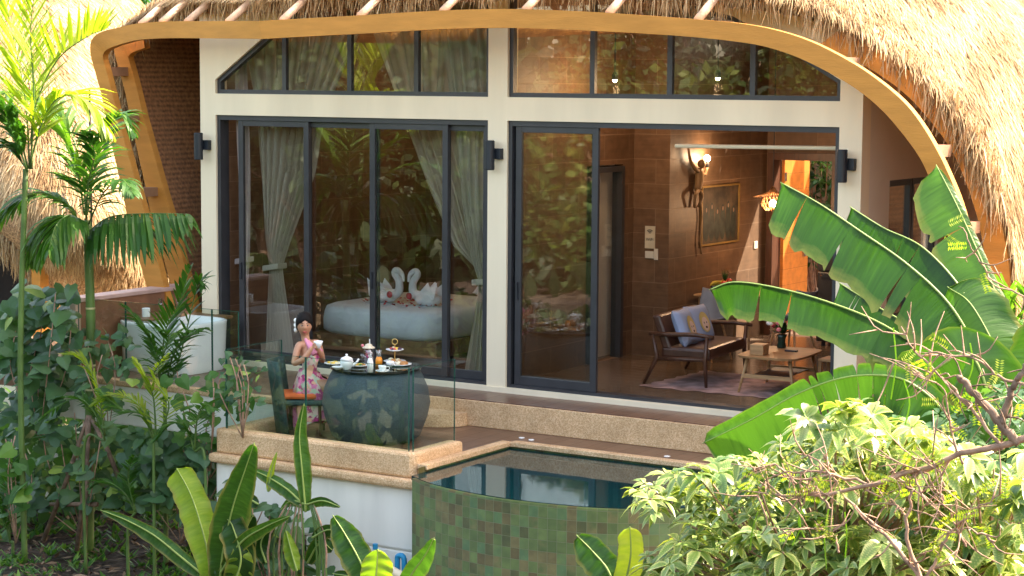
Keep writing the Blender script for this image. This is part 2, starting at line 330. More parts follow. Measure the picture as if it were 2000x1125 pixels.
def thatch_strands(mb, G, n, L=(.22, .5), wdt=.006, lift=.035, seed=1, droop=.25, tw=(0, 1), eave=None, jit=.22):
    """thin straw strips laid down the slope of the surface grid G[a][b]"""
    rg = np.random.default_rng(seed); a, b_ = G.shape[:2]
    dA = np.gradient(G, axis=0); dB = np.gradient(G, axis=1); Nn = np.cross(dB, dA); Nn /= np.linalg.norm(Nn, axis=2)[..., None]+1e-9
    area = np.linalg.norm(np.cross(dA, dB), axis=2).ravel(); area /= area.sum()
    idx = rg.choice(a*b_, n, p=area); ia, ib = idx//b_, idx % b_
    fa = np.clip(ia+rg.uniform(-.5, .5, n), 0, a-1.001); fb = np.clip(ib+rg.uniform(-.5, .5, n), 0, b_-1.001)
    i0, j0 = fa.astype(int), fb.astype(int); x, y = (fa-i0)[:, None], (fb-j0)[:, None]
    def S(Z): return Z[i0, j0]*(1-x)*(1-y)+Z[i0+1, j0]*x*(1-y)+Z[i0, j0+1]*(1-x)*y+Z[i0+1, j0+1]*x*y
    P0, n0 = S(G), S(Nn)
    out_ = np.array([G[..., 0].mean(), G[..., 1].mean(), G[..., 2].min()-1]); sg = np.sign(((P0-out_)*n0).sum(1))[:, None]; n0 = n0*sg
    n0 /= np.linalg.norm(n0, axis=1)[:, None]
    dn = np.array([0, 0, -1.]) - (n0@np.array([0, 0, -1.]))[:, None]*n0; dn += 1e-6; dn /= np.linalg.norm(dn, axis=1)[:, None]
    sd = np.cross(dn, n0)
    ang = rg.normal(0, jit, n)[:, None]; d = dn*np.cos(ang)+sd*np.sin(ang); s2 = np.cross(d, n0)
    ll = rg.uniform(*L, n)[:, None]; w_ = wdt*rg.uniform(.6, 1.5, n)[:, None]; lf = lift*rg.uniform(.2, 1.6, n)[:, None]
    A = P0 + n0*.004; B = A + d*ll*.55 + n0*lf*.6; C = A + d*ll + n0*lf*rg.uniform(-.3, 1.2, n)[:, None] + np.array([0, 0, -1])*droop*ll*.3
    V = np.stack([A-s2*w_, A+s2*w_, B-s2*w_, B+s2*w_, C-s2*w_*.3, C+s2*w_*.3], 1).reshape(-1, 3)
    k = np.arange(n)*6; f1 = np.stack([k, k+1, k+3, k+2], 1); f2 = np.stack([k+2, k+3, k+5, k+4], 1)
    nz_ = np.array([noise.noise(Vector((p[0]*1.9, p[1]*1.9, p[2]*3.2)))+.7*noise.noise(Vector((p[0]*6, p[1]*6, p[2]*8))) for p in P0])
    cl = np.clip(.62*rg.beta(2, 2, n)+.19+.34*nz_, 0, 1)
    base = mb.n; mb.V.append(V); mb.n += len(V)
    mb.Fc += [tuple(q) for q in (np.stack([f1, f2], 1).reshape(-1, 4)+base).tolist()]; mb.C += np.repeat(cl, 2).tolist()
def fringe(mb, E_, n, L=(.12, .42), seed=3, wdt=.005, outv=(0, -.5, 0), curl=.12):
    """straw ends hanging from an eave line"""
    rg = np.random.default_rng(seed)
    for q in range(n):
        f = rg.uniform(0, len(E_)-1.001); i = int(f); p = E_[i]*(1-f+i)+E_[i+1]*(f-i)
        clump = .5+.5*noise.noise(Vector((p[0]*3.1, p[2]*3.1, 7.7)))
        p = p + rg.normal(0, .035, 3); l = rg.uniform(*L)*(.45+1.0*clump); h = rg.normal(0, .22, 3)+np.array(outv); h[2] = 0
        side = np.array([rg.normal(), rg.normal(), 0]); side /= np.linalg.norm(side); w_ = wdt*rg.uniform(.6, 1.5)
        a = p; b1 = p+h*l*.35+np.array([0, 0, -l*.5]); c1 = p+h*l*(.35+rg.normal(0, curl))+np.array([0, 0, -l]) + rg.normal(0, curl*.25, 3)
        mb.add([a-side*w_, a+side*w_, b1-side*w_, b1+side*w_, c1-side*w_*.3, c1+side*w_*.3], [(0,1,3,2),(2,3,5,4)], float(rg.beta(2, 2)))
M['thatch'] = attr_mat('straw_thatch', [(0,(.10,.05,.02)),(.25,(.30,.18,.08)),(.55,(.54,.385,.20)),(1,(.80,.66,.44))], .75, .22, (1.2,1,.75), spec=.3)
M['thatch_base'] = simple('thatch_underlayer', (.36,.21,.11), .9, bump=1, bscale=50, var=.5, vscale=30)
roof = MB().grid(GR, .3); 
rf = roof.build('thatched_roof', M['thatch_base'], villa, smooth=True)
st = MB(); thatch_strands(st, GR[:26], 190000, L=(.14,.38), seed=11, wdt=.0034, lift=.028, droop=.10, jit=.20); thatch_strands(st, GR[25:], 12000, L=(.3,.7), wdt=.012, seed=12)
st.build('straw', M['thatch'], rf)
fr = MB(); fringe(fr, Es[8:112], 11000, seed=5); fringe(fr, Es[8:112]+np.array([0,.15,.05]), 5000, L=(.1,.34), seed=6)
fr.build('straw_fringe', M['thatch'], rf)
# underside: bamboo matting just below the thatch
U1 = inset(INN, .02); Us = spline(U1, 91)
GU = np.array([roofsec(t, Us) for t in np.linspace(.62, 6.6, 18)]) ; GU[:, :, 2] = np.maximum(GU[:, :, 2], -.3)
def weave():
    m, nt, b, o = newmat('bamboo_matting'); L = nt.links
    g = N(nt, 'ShaderNodeNewGeometry'); sp = N(nt, 'ShaderNodeSeparateXYZ'); L.new(g.outputs['Position'], sp.inputs[0])
    ma = N(nt, 'ShaderNodeMath', operation='MULTIPLY'); L.new(sp.outputs[2], ma.inputs[0]); ma.inputs[1].default_value = 2*math.pi/.062
    sn = N(nt, 'ShaderNodeMath', operation='SINE'); L.new(ma.outputs[0], sn.inputs[0])
    nz = N(nt, 'ShaderNodeTexNoise'); nz.inputs['Scale'].default_value = 22; nz.inputs['Detail'].default_value = 5; L.new(g.outputs['Position'], nz.inputs[0])
    n2 = N(nt, 'ShaderNodeTexNoise'); n2.inputs['Scale'].default_value = 1.1; L.new(g.outputs['Position'], n2.inputs[0])
    ad = N(nt, 'ShaderNodeMath', operation='MULTIPLY_ADD'); L.new(sn.outputs[0], ad.inputs[0]); ad.inputs[1].default_value = .12; L.new(nz.outputs[0], ad.inputs[2])
    cr = N(nt, 'ShaderNodeValToRGB'); cr.color_ramp.elements[0].position = .25; cr.color_ramp.elements[0].color = (.17,.065,.022,1); cr.color_ramp.elements[1].position = .8; cr.color_ramp.elements[1].color = (.58,.26,.10,1)
    L.new(ad.outputs[0], cr.inputs[0])
    mx = N(nt, 'ShaderNodeMix', data_type='RGBA', blend_type='MULTIPLY'); mx.inputs[0].default_value = .4; L.new(cr.outputs[0], mx.inputs[6]); L.new(n2.outputs[0], mx.inputs[7])
    L.new(mx.outputs[2], b.inputs['Base Color']); b.inputs['Roughness'].default_value = .6
    bp = N(nt, 'ShaderNodeBump'); bp.inputs['Distance'].default_value = .01; bp.inputs['Strength'].default_value = .7; L.new(ad.outputs[0], bp.inputs['Height']); L.new(bp.outputs[0], b.inputs['Normal'])
    return m
M['weave'] = weave()
MB().grid(GU).build('bamboo_ceiling', M['weave'], villa, smooth=True)
# rafters: peeled poles from the beam up and back under the thatch
for (u, v) in ((262,45),(302,42),(352,41),(432,41),(538,38),(690,29),(852,20),(1014,17),(1178,23),(1352,36)):
    i = min(range(len(ARC)), key=lambda k: abs(ARC[k][0]-u)+abs(ARC[k][1]-v)); y = ARC[i][4]
    p0 = at(u, v, y)+np.array([0, .10 if u < 1500 else .3, .0]); k = .55 if u < 1600 else .25
    pts = [p0+np.array([0, .02, -.01]), p0+np.array([.01, .7, .7*k]), p0+np.array([0, 2.6, 2.6*k*.9])]
    MB().tube(spline(pts, 7), [.045,.044,.044,.042,.042,.042,.042], 9).build('rafter', M['log'], villa, smooth=True)

# ---- facade wall with door and transom openings
def roofz(x, y):  # underside height of the matting at (x, y)
    best = 3.0
    S_ = roofsec(max(.62, y+1.3), Us)
    o_ = np.argsort(S_[:, 0]); m_ = S_[:, 2] > 1.0
    return float(np.interp(x, S_[m_, 0], S_[m_, 2])) if True else best
DL, DLr, DR, DRr = -4.073, -.105, .149, 4.106
xs = np.linspace(-4.315, 4.352, 25)
top = [(float(x), min(4.85, roofz(x, .05)+.05)) for x in xs]
outer = [(-4.315, -.055), (4.352, -.055)] + top[::-1]
zt = [min(4.55, roofz(x, .05)-.12) for x in (DLr, DR)]
tl = [(DL, 3.26), (DLr, 3.26), (DLr, zt[0]), (-2.6, min(4.5, roofz(-2.6, .05)-.12)), (-3.05, 4.12), (DL, 3.43)]
tr = [(DR, 3.26), (DRr, 3.26), (DRr, 3.47), (3.62, 3.76), (2.9, 4.12), (1.6, min(4.45, roofz(1.6, .05)-.12)), (DR, zt[1])]
holes = [[(DL, 0), (DLr, 0), (DLr, 3), (DL, 3)], [(DR, 0), (DRr, 0), (DRr, 3), (DR, 3)], tl, tr]
MB().poly(outer, holes, 0, .22).build('facade_wall', M['plaster'], villa)
# sliding doors -------------------------------------------------------
def rect_frame(mb, x0, x1, y0, y1, z0, z1, wv, wb=None, wt=None):
    wb = wb or wv; wt = wt or wv
    mb.box(x0, x0+wv, y0, y1, z0, z1); mb.box(x1-wv, x1, y0, y1, z0, z1); mb.box(x0+wv, x1-wv, y0+.002, y1-.002, z0, z0+wb); mb.box(x0+wv, x1-wv, y0+.002, y1-.002, z1-wt, z1)
def slide_set(x0, x1, panels):
    f = MB(); e_ = .012
    f.box(x0+.001, x0+.05, .03, .19, .001, 2.999); f.box(x1-.05, x1-.001, .03, .19, .001, 2.999); f.box(x0+.05, x1-.05, .032, .188, 2.94, 2.999); f.box(x0+.05, x1-.05, .032, .188, .001, .035)
    fo = f.build('door_frame', M['frame'], villa)
    for (a, b_, y) in panels:
        q = MB(); rect_frame(q, a, b_, y, y+.045, .036, 2.94, .075, .10, .07); po = q.build('door_panel', M['frame'], villa, bevel=.004)
        MB().box(a+.07, b_-.07, y+.02, y+.026, .13, 2.875).build('pane', M['glass'], po)
        if b_-a > .7: MB().box(a+.03, a+.045, y-.02, y+.0, 1.0, 1.2).build('handle', M['black'], po)
slide_set(DL, DLr, [(-3.76, -2.68, .05), (-2.77, -1.69, .10), (-1.78, -.68, .05), (-.77, -.156, .10)])
slide_set(DR, DRr, [(.235, 1.29, .05), (.200, 1.255, .10)])
# transoms ------------------------------------------------------------
def transom(poly_, mull):
    P_ = np.array(poly_); cx, cz = P_.mean(0); ins = []
    n = len(poly_)
    for i in range(n):
        p0, p1, p2 = P_[i-1], P_[i], P_[(i+1) % n]
        d1 = (p1-p0)/np.linalg.norm(p1-p0); d2 = (p2-p1)/np.linalg.norm(p2-p1); n1 = np.array([-d1[1], d1[0]]); n2 = np.array([-d2[1], d2[0]])
        bi = (n1+n2); bi /= (1+n1@n2); ins.append(tuple(p1+bi*.05))
    f = MB().poly([tuple(a) for a in (P_)], [ins], .04, .12)
    fo = f.build('transom_frame', M['frame'], villa)
    def topz(x):
        zs = []
        for i in range(n):
            a, b_ = ins[i], ins[(i+1) % n]
            if abs(a[0]-b_[0]) > 1e-6 and min(a[0], b_[0])-1e-6 <= x <= max(a[0], b_[0])+1e-6: zs.append(a[1]+(b_[1]-a[1])*(x-a[0])/(b_[0]-a[0]))
        return max(zs)
    for x in mull: MB().box(x-.03, x+.03, .045, .10, 3.31, topz(x)-.001).build('mullion', M['frame'], fo)
    MB().poly(ins, [], .07, .076).build('pane', M['glass'], fo)
transom(tl, (-3.04, -2.07, -1.117)); transom(tr, (1.205, 2.148, 3.112))

# ---- shell: side walls, partition, rooms
MB().poly([(.22, -.055), (6.0, -.055), (6.0, 3.6), (.22, 3.6)], [[(.78, .95), (2.25, .95), (2.25, 2.44), (.78, 2.44)]], 4.16, 4.352, plane='x').build('side_wall', M['plaster_side'], villa)
sw = MB(); X0 = 4.26
for (a, b_) in ((.78, 1.50), (1.53, 2.25)):
    sw.box(X0, X0+.06, a, a+.05, .95, 2.44); sw.box(X0, X0+.06, b_-.05, b_, .95, 2.44); sw.box(X0+.002, X0+.058, a+.05, b_-.05, .95, 1.0); sw.box(X0+.002, X0+.058, a+.05, b_-.05, 2.37, 2.44)
swo = sw.build('side_window', M['frame'], villa); MB().box(X0+.02, X0+.026, .82, 2.2, 1.0, 2.38).build('pane', M['glass'], swo)
def poly_top(x0, x1, y, thick, name, mat, holes=()):
    xs_ = np.linspace(x0, x1, 9); tp = [(float(x), min(5.0, roofz(x, y)+.02)) for x in xs_]
    return MB().poly([(x0, -.055), (x1, -.055)]+tp[::-1], holes, y, y+thick).build(name, mat, villa)
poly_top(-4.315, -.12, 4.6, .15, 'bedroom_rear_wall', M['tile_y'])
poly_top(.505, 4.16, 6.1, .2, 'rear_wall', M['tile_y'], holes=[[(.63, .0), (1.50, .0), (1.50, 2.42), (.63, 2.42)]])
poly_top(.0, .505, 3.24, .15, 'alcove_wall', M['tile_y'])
H_ = 4.7
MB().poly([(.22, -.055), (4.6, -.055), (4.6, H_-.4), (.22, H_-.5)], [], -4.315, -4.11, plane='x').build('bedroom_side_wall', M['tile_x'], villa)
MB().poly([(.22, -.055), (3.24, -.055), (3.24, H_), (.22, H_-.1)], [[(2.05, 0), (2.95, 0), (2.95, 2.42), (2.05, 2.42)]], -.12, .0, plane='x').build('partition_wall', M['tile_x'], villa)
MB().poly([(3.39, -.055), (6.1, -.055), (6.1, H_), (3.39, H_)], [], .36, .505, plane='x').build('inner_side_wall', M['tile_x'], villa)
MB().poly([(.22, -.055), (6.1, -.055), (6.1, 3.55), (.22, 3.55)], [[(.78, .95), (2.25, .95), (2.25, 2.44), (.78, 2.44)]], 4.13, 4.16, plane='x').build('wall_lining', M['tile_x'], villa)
q = MB(); q.box(-.11, -.02, 2.051, 2.11, .0, 2.42); q.box(-.11, .03, 2.11, 2.16, .0, 2.40); q.box(-.11, .03, 2.88, 2.95, .0, 2.40); q.box(-.11, .03, 2.16, 2.88, 2.33, 2.40)
pd = q.build('inner_door', M['frame'], villa); MB().box(-.05, -.04, 2.16, 2.88, .0, 2.33).build('pane', M['glass'], pd)
MB().box(-.3, -.22, 1.9, 3.2, 0, 2.6).build('bathroom_wall', M['plaster_side'], villa)
MB().box(-4.11, -.12, .2, 4.6, -.05, 0).build('bedroom_floor', M['floor_in'], villa)
MB().box(-.12, 4.16, .2, 6.1, -.051, -.001).build('living_floor', M['floor_in'], villa)
MB().box(-4.4, 4.4, -.028, .0, -.062, -.004).build('door_sill', M['plaster'], villa)
# rear entrance door, opened outwards
q = MB(); q.box(.55, .64, 6.02, 6.28, 0, 2.50); q.box(1.49, 1.60, 6.02, 6.28, 0, 2.50); q.box(.64, 1.49, 6.02, 6.28, 2.40, 2.50)
ed = q.build('entrance_frame', M['wood_dark'], villa)
dl = MB().box(.645, .69, 6.28, 7.12, .01, 2.39).build('entrance_door', M['door_wood'], villa)
q = MB(); q.box(.69, .715, 6.93, 7.02, 1.02, 1.45); q.build('lock_plate', M['chrome'], dl)
MB().tube([(.70, 6.98, 1.12), (.78, 6.98, 1.12), (.78, 6.86, 1.12)], .012, 8).build('handle', M['chrome'], dl)
for z in (.5, 1.3, 2.1): MB().box(.64, .70, 6.285, 6.33, z, z+.12).build('hinge', M['chrome'], dl)

# ---------------------------------------------------------------- terrace, deck, pool
tag(MB().poly([(-7.2,-1.7),(-1.55,-1.7),(-1.55,-.6),(5.6,-.6),(5.6,-.028),(-7.2,-.028)], [], -.30, -.06, plane='z').build('upper_terrace', M['deck']), kind='structure')
q = MB(); q.box(-5.3, -1.63, -1.78, -1.7, -.585, -.052)
tag(q.build('terrace_edge', M['white_wall'], bevel=.02), kind='structure')
tag(MB().box(-5.32, -1.62, -1.80, -1.69, -.13, -.048).build('terrace_coping', M['pebble'], bevel=.02), kind='structure')
# riser faces of the step
rs = MB(); arcp = [(5.6,-.6),(.2,-.6),(.12,-.62),(.05,-.68)]
rs.box(-1.55, 5.6, -.635, -.6, -.353, -.068)
tag(rs.build('deck_riser', M['pebble'], bevel=.006), kind='structure')
ang = np.linspace(0, math.pi, 25); cx, cy, rr = -.62, -.64, .68
half = [(cx+rr*math.cos(a), cy-rr*math.sin(a)*.62) for a in ang]
tag(MB().poly(half, [], -.352, -.205, plane='z').build('rounded_step', M['pebble'], bevel=.012), kind='structure')
PX0, PY0 = .97, -1.22
# pool outline: back and left edges straight, front a bulging arc
arc = spline([(1.02,-3.08),(1.30,-3.24),(1.7,-3.36),(2.2,-3.43),(2.75,-3.40),(3.25,-3.28),(3.7,-3.02),(4.1,-2.6),(4.4,-2.0),(4.5,-1.22)], 60)
arc3 = [(float(a), float(b_)) for a, b_ in arc[:, :2]]
deck = [(-1.6,-2.66),(.82,-2.66),(PX0-.002,-2.75),(PX0-.002,PY0),(5.6,PY0),(5.6,-.6),(-1.6,-.6)]
tag(MB().poly(deck, [], -.60, -.355, plane='z').build('pool_deck', M['deck']), kind='structure')
cp = MB(); cp.box(PX0-.10, PX0+.02, -2.78, PY0+.02, -.40, -.348); cp.box(PX0+.02, 5.6, PY0-.02, PY0+.10, -.40, -.3485)
tag(cp.build('pool_coping', M['pebble'], bevel=.008), kind='structure')
GREEN = [(0,(.022,.026,.008)),(.14,(.05,.055,.016)),(.22,(.065,.05,.016)),(.36,(.10,.085,.03)),(.44,(.05,.072,.018)),(.7,(.078,.105,.028)),(.88,(.05,.09,.034)),(1,(.12,.13,.045))]
M['pool_tile'] = tile_mat('green_pool_tile', (0, 1), .095, .105, [(p_, tuple(1.35*c_2 for c_2 in c_1)) for p_, c_1 in GREEN], (.16,.17,.095), .004, .5, False, 4, .25, uv=True, gstretch=(12,12), spec=.25, bump=.8)
nA = len(arc3); s_len = np.concatenate([[0], np.cumsum(np.linalg.norm(np.diff(arc[:, :2], axis=0), axis=1))])
zz = [-2.4, -.425, -.425]
V_, U_ = [], []
for k, (z, off_) in enumerate(((-2.4, 0), (-.425, 0), (-.425, .12), (-.9, .12))):
    for i, (a, b_) in enumerate(arc3):
        t_ = arc[min(i+1, nA-1), :2]-arc[max(i-1, 0), :2]; t_ /= np.linalg.norm(t_); nn = np.array([-t_[1], t_[0]])
        V_.append((a+nn[0]*off_, b_+nn[1]*off_, z)); U_.append((s_len[i], z+10 if k < 2 else (z+10 + (off_ if k == 2 else .6))))
mb = MB(); mb.add(V_, [(k*nA+i, k*nA+i+1, (k+1)*nA+i+1, (k+1)*nA+i) for k in range(3) for i in range(nA-1)])
pool = empty('infinity_pool', (2.5, -2.3, -2.0), 'curved infinity pool with mixed green and brown square tiles below the villa deck', 'pool')
mb.build('tiled_wall', M['pool_tile'], pool, smooth=True, uvs=U_)
V2 = [(PX0+.0, -2.9, -2.0), (PX0+.0, PY0, -2.0), (PX0, PY0, -.36), (PX0, -2.9, -.36), (4.6, PY0, -.36), (4.6, PY0, -2.0)]
mb = MB(); mb.add(V2, [(0,1,2,3),(1,5,4,2)]); mb.build('inner_wall', M['pool_tile'], pool, uvs=[(0,8),(1.7,8),(1.7,9.64),(0,9.64),(5,9.64),(5,8)])
def water():
    m, nt, b, o = newmat('pool_water'); L = nt.links
    b.inputs['Base Color'].default_value = (.002,.030,.034,1); b.inputs['Roughness'].default_value = .03; b.inputs['IOR'].default_value = 1.45
    g = N(nt, 'ShaderNodeNewGeometry'); mp = N(nt, 'ShaderNodeMapping'); mp.inputs['Scale'].default_value = (1, 3, 1); L.new(g.outputs['Position'], mp.inputs[0])
    nz = N(nt, 'ShaderNodeTexNoise'); nz.inputs['Scale'].default_value = 2.2; nz.inputs['Detail'].default_value = 3; L.new(mp.outputs[0], nz.inputs[0])
    bp = N(nt, 'ShaderNodeBump'); bp.inputs['Strength'].default_value = .03; bp.inputs['Distance'].default_value = .012; L.new(nz.outputs[0], bp.inputs['Height']); L.new(bp.outputs[0], b.inputs['Normal'])
    return m
M['water'] = water()
wpoly = [(float(a-.0), float(b_+.0)) for a, b_ in arc[:, :2]]
wp = [(PX0+.001, -3.02)] + [(a*.999, b_+.045) for a, b_ in wpoly] + [(4.5, PY0), (PX0+.001, PY0)]
tag(MB().poly(wp, [], -.46, -.417, plane='z').build('pool_water', M['water']), kind='structure')
# balcony block with its curb
bw = empty('balcony_block', (-.4, -2.7, -.6), 'white rendered balcony block with sandy pebble curb beside the pool', 'balcony')
q = MB().box(-1.72, .92, -2.80, -2.0, -1.25, -.60); q.build('white_slab', M['white_wall'], bw, bevel=.03)
MB().box(-.52, .90, -2.79, -1.9, -2.4, -1.249).build('support_wall', M['white_wall'], bw, bevel=.02)
MB().poly([(-1.76,-2.88),(.90,-2.88),(.98,-2.80),(.98,-2.0),(-1.76,-2.0)], [], -.60, -.50, plane='z').build('ledge', M['pebble'], bw, bevel=.03)
q = MB(); q.poly([(-1.70,-2.82),(.80,-2.82),(.86,-2.76),(.86,-1.93),(.70,-1.93),(.70,-2.66),(-1.54,-2.66),(-1.54,-1.7),(-1.70,-1.7)], [], -.50, -.245, plane='z'); q.build('curb', M['pebble'], bw, bevel=.03)
MB().box(.76, .97, -2.05, -1.2, -2.2, -.61).build('return_wall', M['plaster'], bw)
# floor discs by the pool
for (u, v, nm) in ((1019,853.5,'left of the pair above the pool corner'),(1038,857.5,'right of the pair above the pool corner'),(1303,889.5,'alone near the shrub')):
    p_ = atz(u, v, -.34); MB().lathe([(.0,-.352),(.03,-.353),(.034,-.349),(.028,-.343),(.0,-.342)], p_[0], p_[1], 16).build('deck_light', P('disc_'+nm[:4], (.85,.83,.8), .4), label='small round white deck disc, '+nm, cat='deck light')

# ground --------------------------------------------------------------
gx, gy = np.meshgrid(np.concatenate([np.linspace(-60,-12,13), np.linspace(-11.5,14,52), np.linspace(18,70,14)]), np.concatenate([np.linspace(-60,-12,13), np.linspace(-11.5,12,48), np.linspace(16,90,18)]), indexing='ij')
gz = np.array([[(-2.05 + .12*noise.noise(Vector((x*.5, y*.5, 0)))+.04*noise.noise(Vector((x*2, y*2, 3)))) - (.05*max(0, -5-y) if y > -22 else .85) + .15*max(0, min(1, (y-9)/4))*14.0*0 for y in gy[0]] for x in gx[:, 0]])
gz = np.where((gx > -3.9) & (gx < 5.0) & (gy > -.1) & (gy < 6.5), -2.3, gz)
def soil():
    m, nt, b, o = newmat('soil_and_litter'); L = nt.links
    g = N(nt, 'ShaderNodeNewGeometry'); nz = N(nt, 'ShaderNodeTexNoise'); nz.inputs['Scale'].default_value = 9; nz.inputs['Detail'].default_value = 8; L.new(g.outputs['Position'], nz.inputs[0])
    cr = N(nt, 'ShaderNodeValToRGB'); e = cr.color_ramp.elements; e.new(.5); 
    for i, (p, c) in enumerate(((.3,(.02,.012,.008)),(.5,(.06,.038,.026)),(.7,(.12,.085,.058)))): e[i].position = p; e[i].color = (*c, 1)
    L.new(nz.outputs[0], cr.inputs[0]); L.new(cr.outputs[0], b.inputs['Base Color']); b.inputs['Roughness'].default_value = .95
    bp = N(nt, 'ShaderNodeBump'); bp.inputs['Strength'].default_value = 1; bp.inputs['Distance'].default_value = .05; L.new(nz.outputs[0], bp.inputs['Height']); L.new(bp.outputs[0], b.inputs['Normal'])
    return m
tag(MB().grid(np.stack([gx, gy, gz], 2)).build('ground', soil(), smooth=True), kind='structure')
# ================================================================ THINGS AROUND THE VILLA
# wall lamps
M['lamp'] = simple('charcoal_lamp', (.012,.016,.025), .45)
for (x, nm) in ((-4.215,'left facade corner by the bamboo matting'),(.03,'middle pillar between the glass doors'),(4.225,'right pillar above the banana leaves')):
    t = empty('wall_light', (x, -.0, 2.62), 'black up and down cylinder wall light on the '+nm, 'wall light', 'cylinder wall lights on the facade')
    MB().lathe([(0,2.45),(.05,2.45),(.055,2.46),(.055,2.77),(.05,2.78),(.04,2.775),(.0,2.76)], x-.035, -.115, 20).build('lamp_body', M['lamp'], t, smooth=False)
    MB().box(x-.02, x+.075, -.07, -.001, 2.57, 2.69).build('bracket', M['lamp'], t, bevel=.004)

# curtains ------------------------------------------------------------
def curtain(name, keys, y, folds, amp, mat, label, seed=0, tie=None, cat='curtain'):
    """keys: (z, x0, x1) from top to bottom"""
    zs = np.linspace(keys[0][0], keys[-1][0], 60); kz = [k[0] for k in keys][::-1]
    x0 = np.interp(zs, kz, [k[1] for k in keys][::-1]); x1 = np.interp(zs, kz, [k[2] for k in keys][::-1])
    ss = np.linspace(0, 1, folds*10+1); G = []
    for z, a, b_ in zip(zs, x0, x1):
        am = amp*min(1, .35+(b_-a)*.9)
        ph = ss*folds*2*math.pi
        G.append([(a+(b_-a)*(s+.012*math.sin(3*p+z)), y+am*math.sin(p+.5*math.sin(z*1.7+s*4+seed))+.03*math.sin(z*1.3+s*6), z) for s, p in zip(ss, ph)])
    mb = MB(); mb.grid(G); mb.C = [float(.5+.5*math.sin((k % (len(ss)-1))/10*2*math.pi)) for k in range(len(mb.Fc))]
    o = mb.build(name, mat, None, smooth=True, label=label, cat=cat, group='curtains behind the left glass doors')
    if tie:
        z, a, b_ = tie
        MB().obox(((a+b_)/2, y, z), (b_-a+.05, 0, .04), (0, amp*2.6+.04, 0), (0, 0, .07)).build('tieback', mat, o, bevel=.01)
    return o
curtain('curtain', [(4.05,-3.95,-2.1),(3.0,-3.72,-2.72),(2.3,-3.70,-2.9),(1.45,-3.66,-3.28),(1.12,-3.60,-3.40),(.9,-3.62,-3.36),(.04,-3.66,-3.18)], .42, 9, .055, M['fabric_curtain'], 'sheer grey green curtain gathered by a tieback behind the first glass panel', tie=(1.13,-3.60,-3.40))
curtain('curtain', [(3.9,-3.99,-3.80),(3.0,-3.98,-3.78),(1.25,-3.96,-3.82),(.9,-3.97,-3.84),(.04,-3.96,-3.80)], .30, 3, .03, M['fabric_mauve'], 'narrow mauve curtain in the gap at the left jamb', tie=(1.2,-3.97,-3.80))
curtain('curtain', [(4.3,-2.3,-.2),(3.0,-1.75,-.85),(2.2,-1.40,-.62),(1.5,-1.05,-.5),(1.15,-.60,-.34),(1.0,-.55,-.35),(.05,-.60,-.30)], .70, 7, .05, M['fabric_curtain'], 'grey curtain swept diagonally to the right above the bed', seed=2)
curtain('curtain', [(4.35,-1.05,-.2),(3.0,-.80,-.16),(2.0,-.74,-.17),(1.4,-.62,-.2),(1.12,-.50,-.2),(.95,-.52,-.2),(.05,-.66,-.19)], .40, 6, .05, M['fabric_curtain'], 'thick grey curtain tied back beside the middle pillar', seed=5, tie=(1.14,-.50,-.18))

# bed -----------------------------------------------------------------
bed = empty('bed', (-2.6, 2.2, 0), 'wide low bed with pale blue linen on a brown wooden base', 'bed')
MB().box(-3.55, -1.60, 1.18, 3.3, .04, .24).build('bed_base', M['wood_bed'], bed, bevel=.01)
def cushion_grid(x0, x1, y0, y1, z0, z1, r, n=22, wob=.012, seed=0):
    G = []; 
    for k, (ins, z) in enumerate(((r*.6, z0), (0, z0+r*.5), (-.01, (z0+z1)/2), (0, z1-r), (r*.3, z1-r*.3), (r, z1), (r*3, z1+.012), ((x1-x0)*.35, z1+.016))):
        ring = []
        w_, d_ = (x1-x0)/2-ins, (y1-y0)/2-min(ins, (y1-y0)*.4)
        for q in range(4*n):
            a = 2*math.pi*q/(4*n); e_ = 6.0 if ins < .3 else 3.0
            cx_, sx_ = math.cos(a), math.sin(a); rr_ = (abs(cx_)**e_+abs(sx_)**e_)**(-1/e_)
            x = (x0+x1)/2+w_*cx_*rr_; y = (y0+y1)/2+d_*sx_*rr_
            nn = noise.noise(Vector((x*3, y*3, z*4+seed)))*wob*(2 if k in (1, 2, 3) else 1)
            ring.append((x+nn, y+nn, z+nn*.7))
        G.append(ring)
    return G
mb = MB(); G = cushion_grid(-3.50, -1.62, 1.16, 3.25, .24, .60, .09); mb.grid(G, closed=True); mb.add(G[-1], [tuple(range(len(G[-1])))]); mb.build('duvet', M['bed'], bed, smooth=True)
def pillow(name, c0, size, mat, label, cat, rot=(0,0,0), group=None, n=14):
    o_ = MB(); Rm = Matrix.Rotation(rot[2], 3, 'Z') @ Matrix.Rotation(rot[1], 3, 'Y') @ Matrix.Rotation(rot[0], 3, 'X'); Rm = np.array(Rm)
    top_, bot = [], []
    for i in range(n+1):
        for j in range(n+1):
            a, b_ = -1+2*i/n, -1+2*j/n; th = (max(0, 1-a**4)*max(0, 1-b_**4))**.45
            sh = 1-.07*(1-abs(a*b_))*max(abs(a), abs(b_))**3
            for s, l in ((1, top_), (-1, bot)): l.append(Rm@np.array([a*size[0]/2*sh, b_*size[1]/2*sh, s*th*size[2]/2])+c0)
    F_ = [(i*(n+1)+j, i*(n+1)+j+1, (i+1)*(n+1)+j+1, (i+1)*(n+1)+j) for i in range(n) for j in range(n)]
    o_.add(top_, [f[::-1] for f in F_]); o_.add(bot, F_)
    return o_.build(name, mat, None, smooth=True, label=label, cat=cat, group=group)
M['pill'] = simple('pillow_cotton', (.42,.48,.58), .9, var=.05)
pillow('pillow', (-1.15, 2.55, .86), (.7,.5,.22), M['pill'], 'blue grey pillow leaning at the right end of the bed behind the tied curtain', 'pillow', (0, R_(-62), 0))
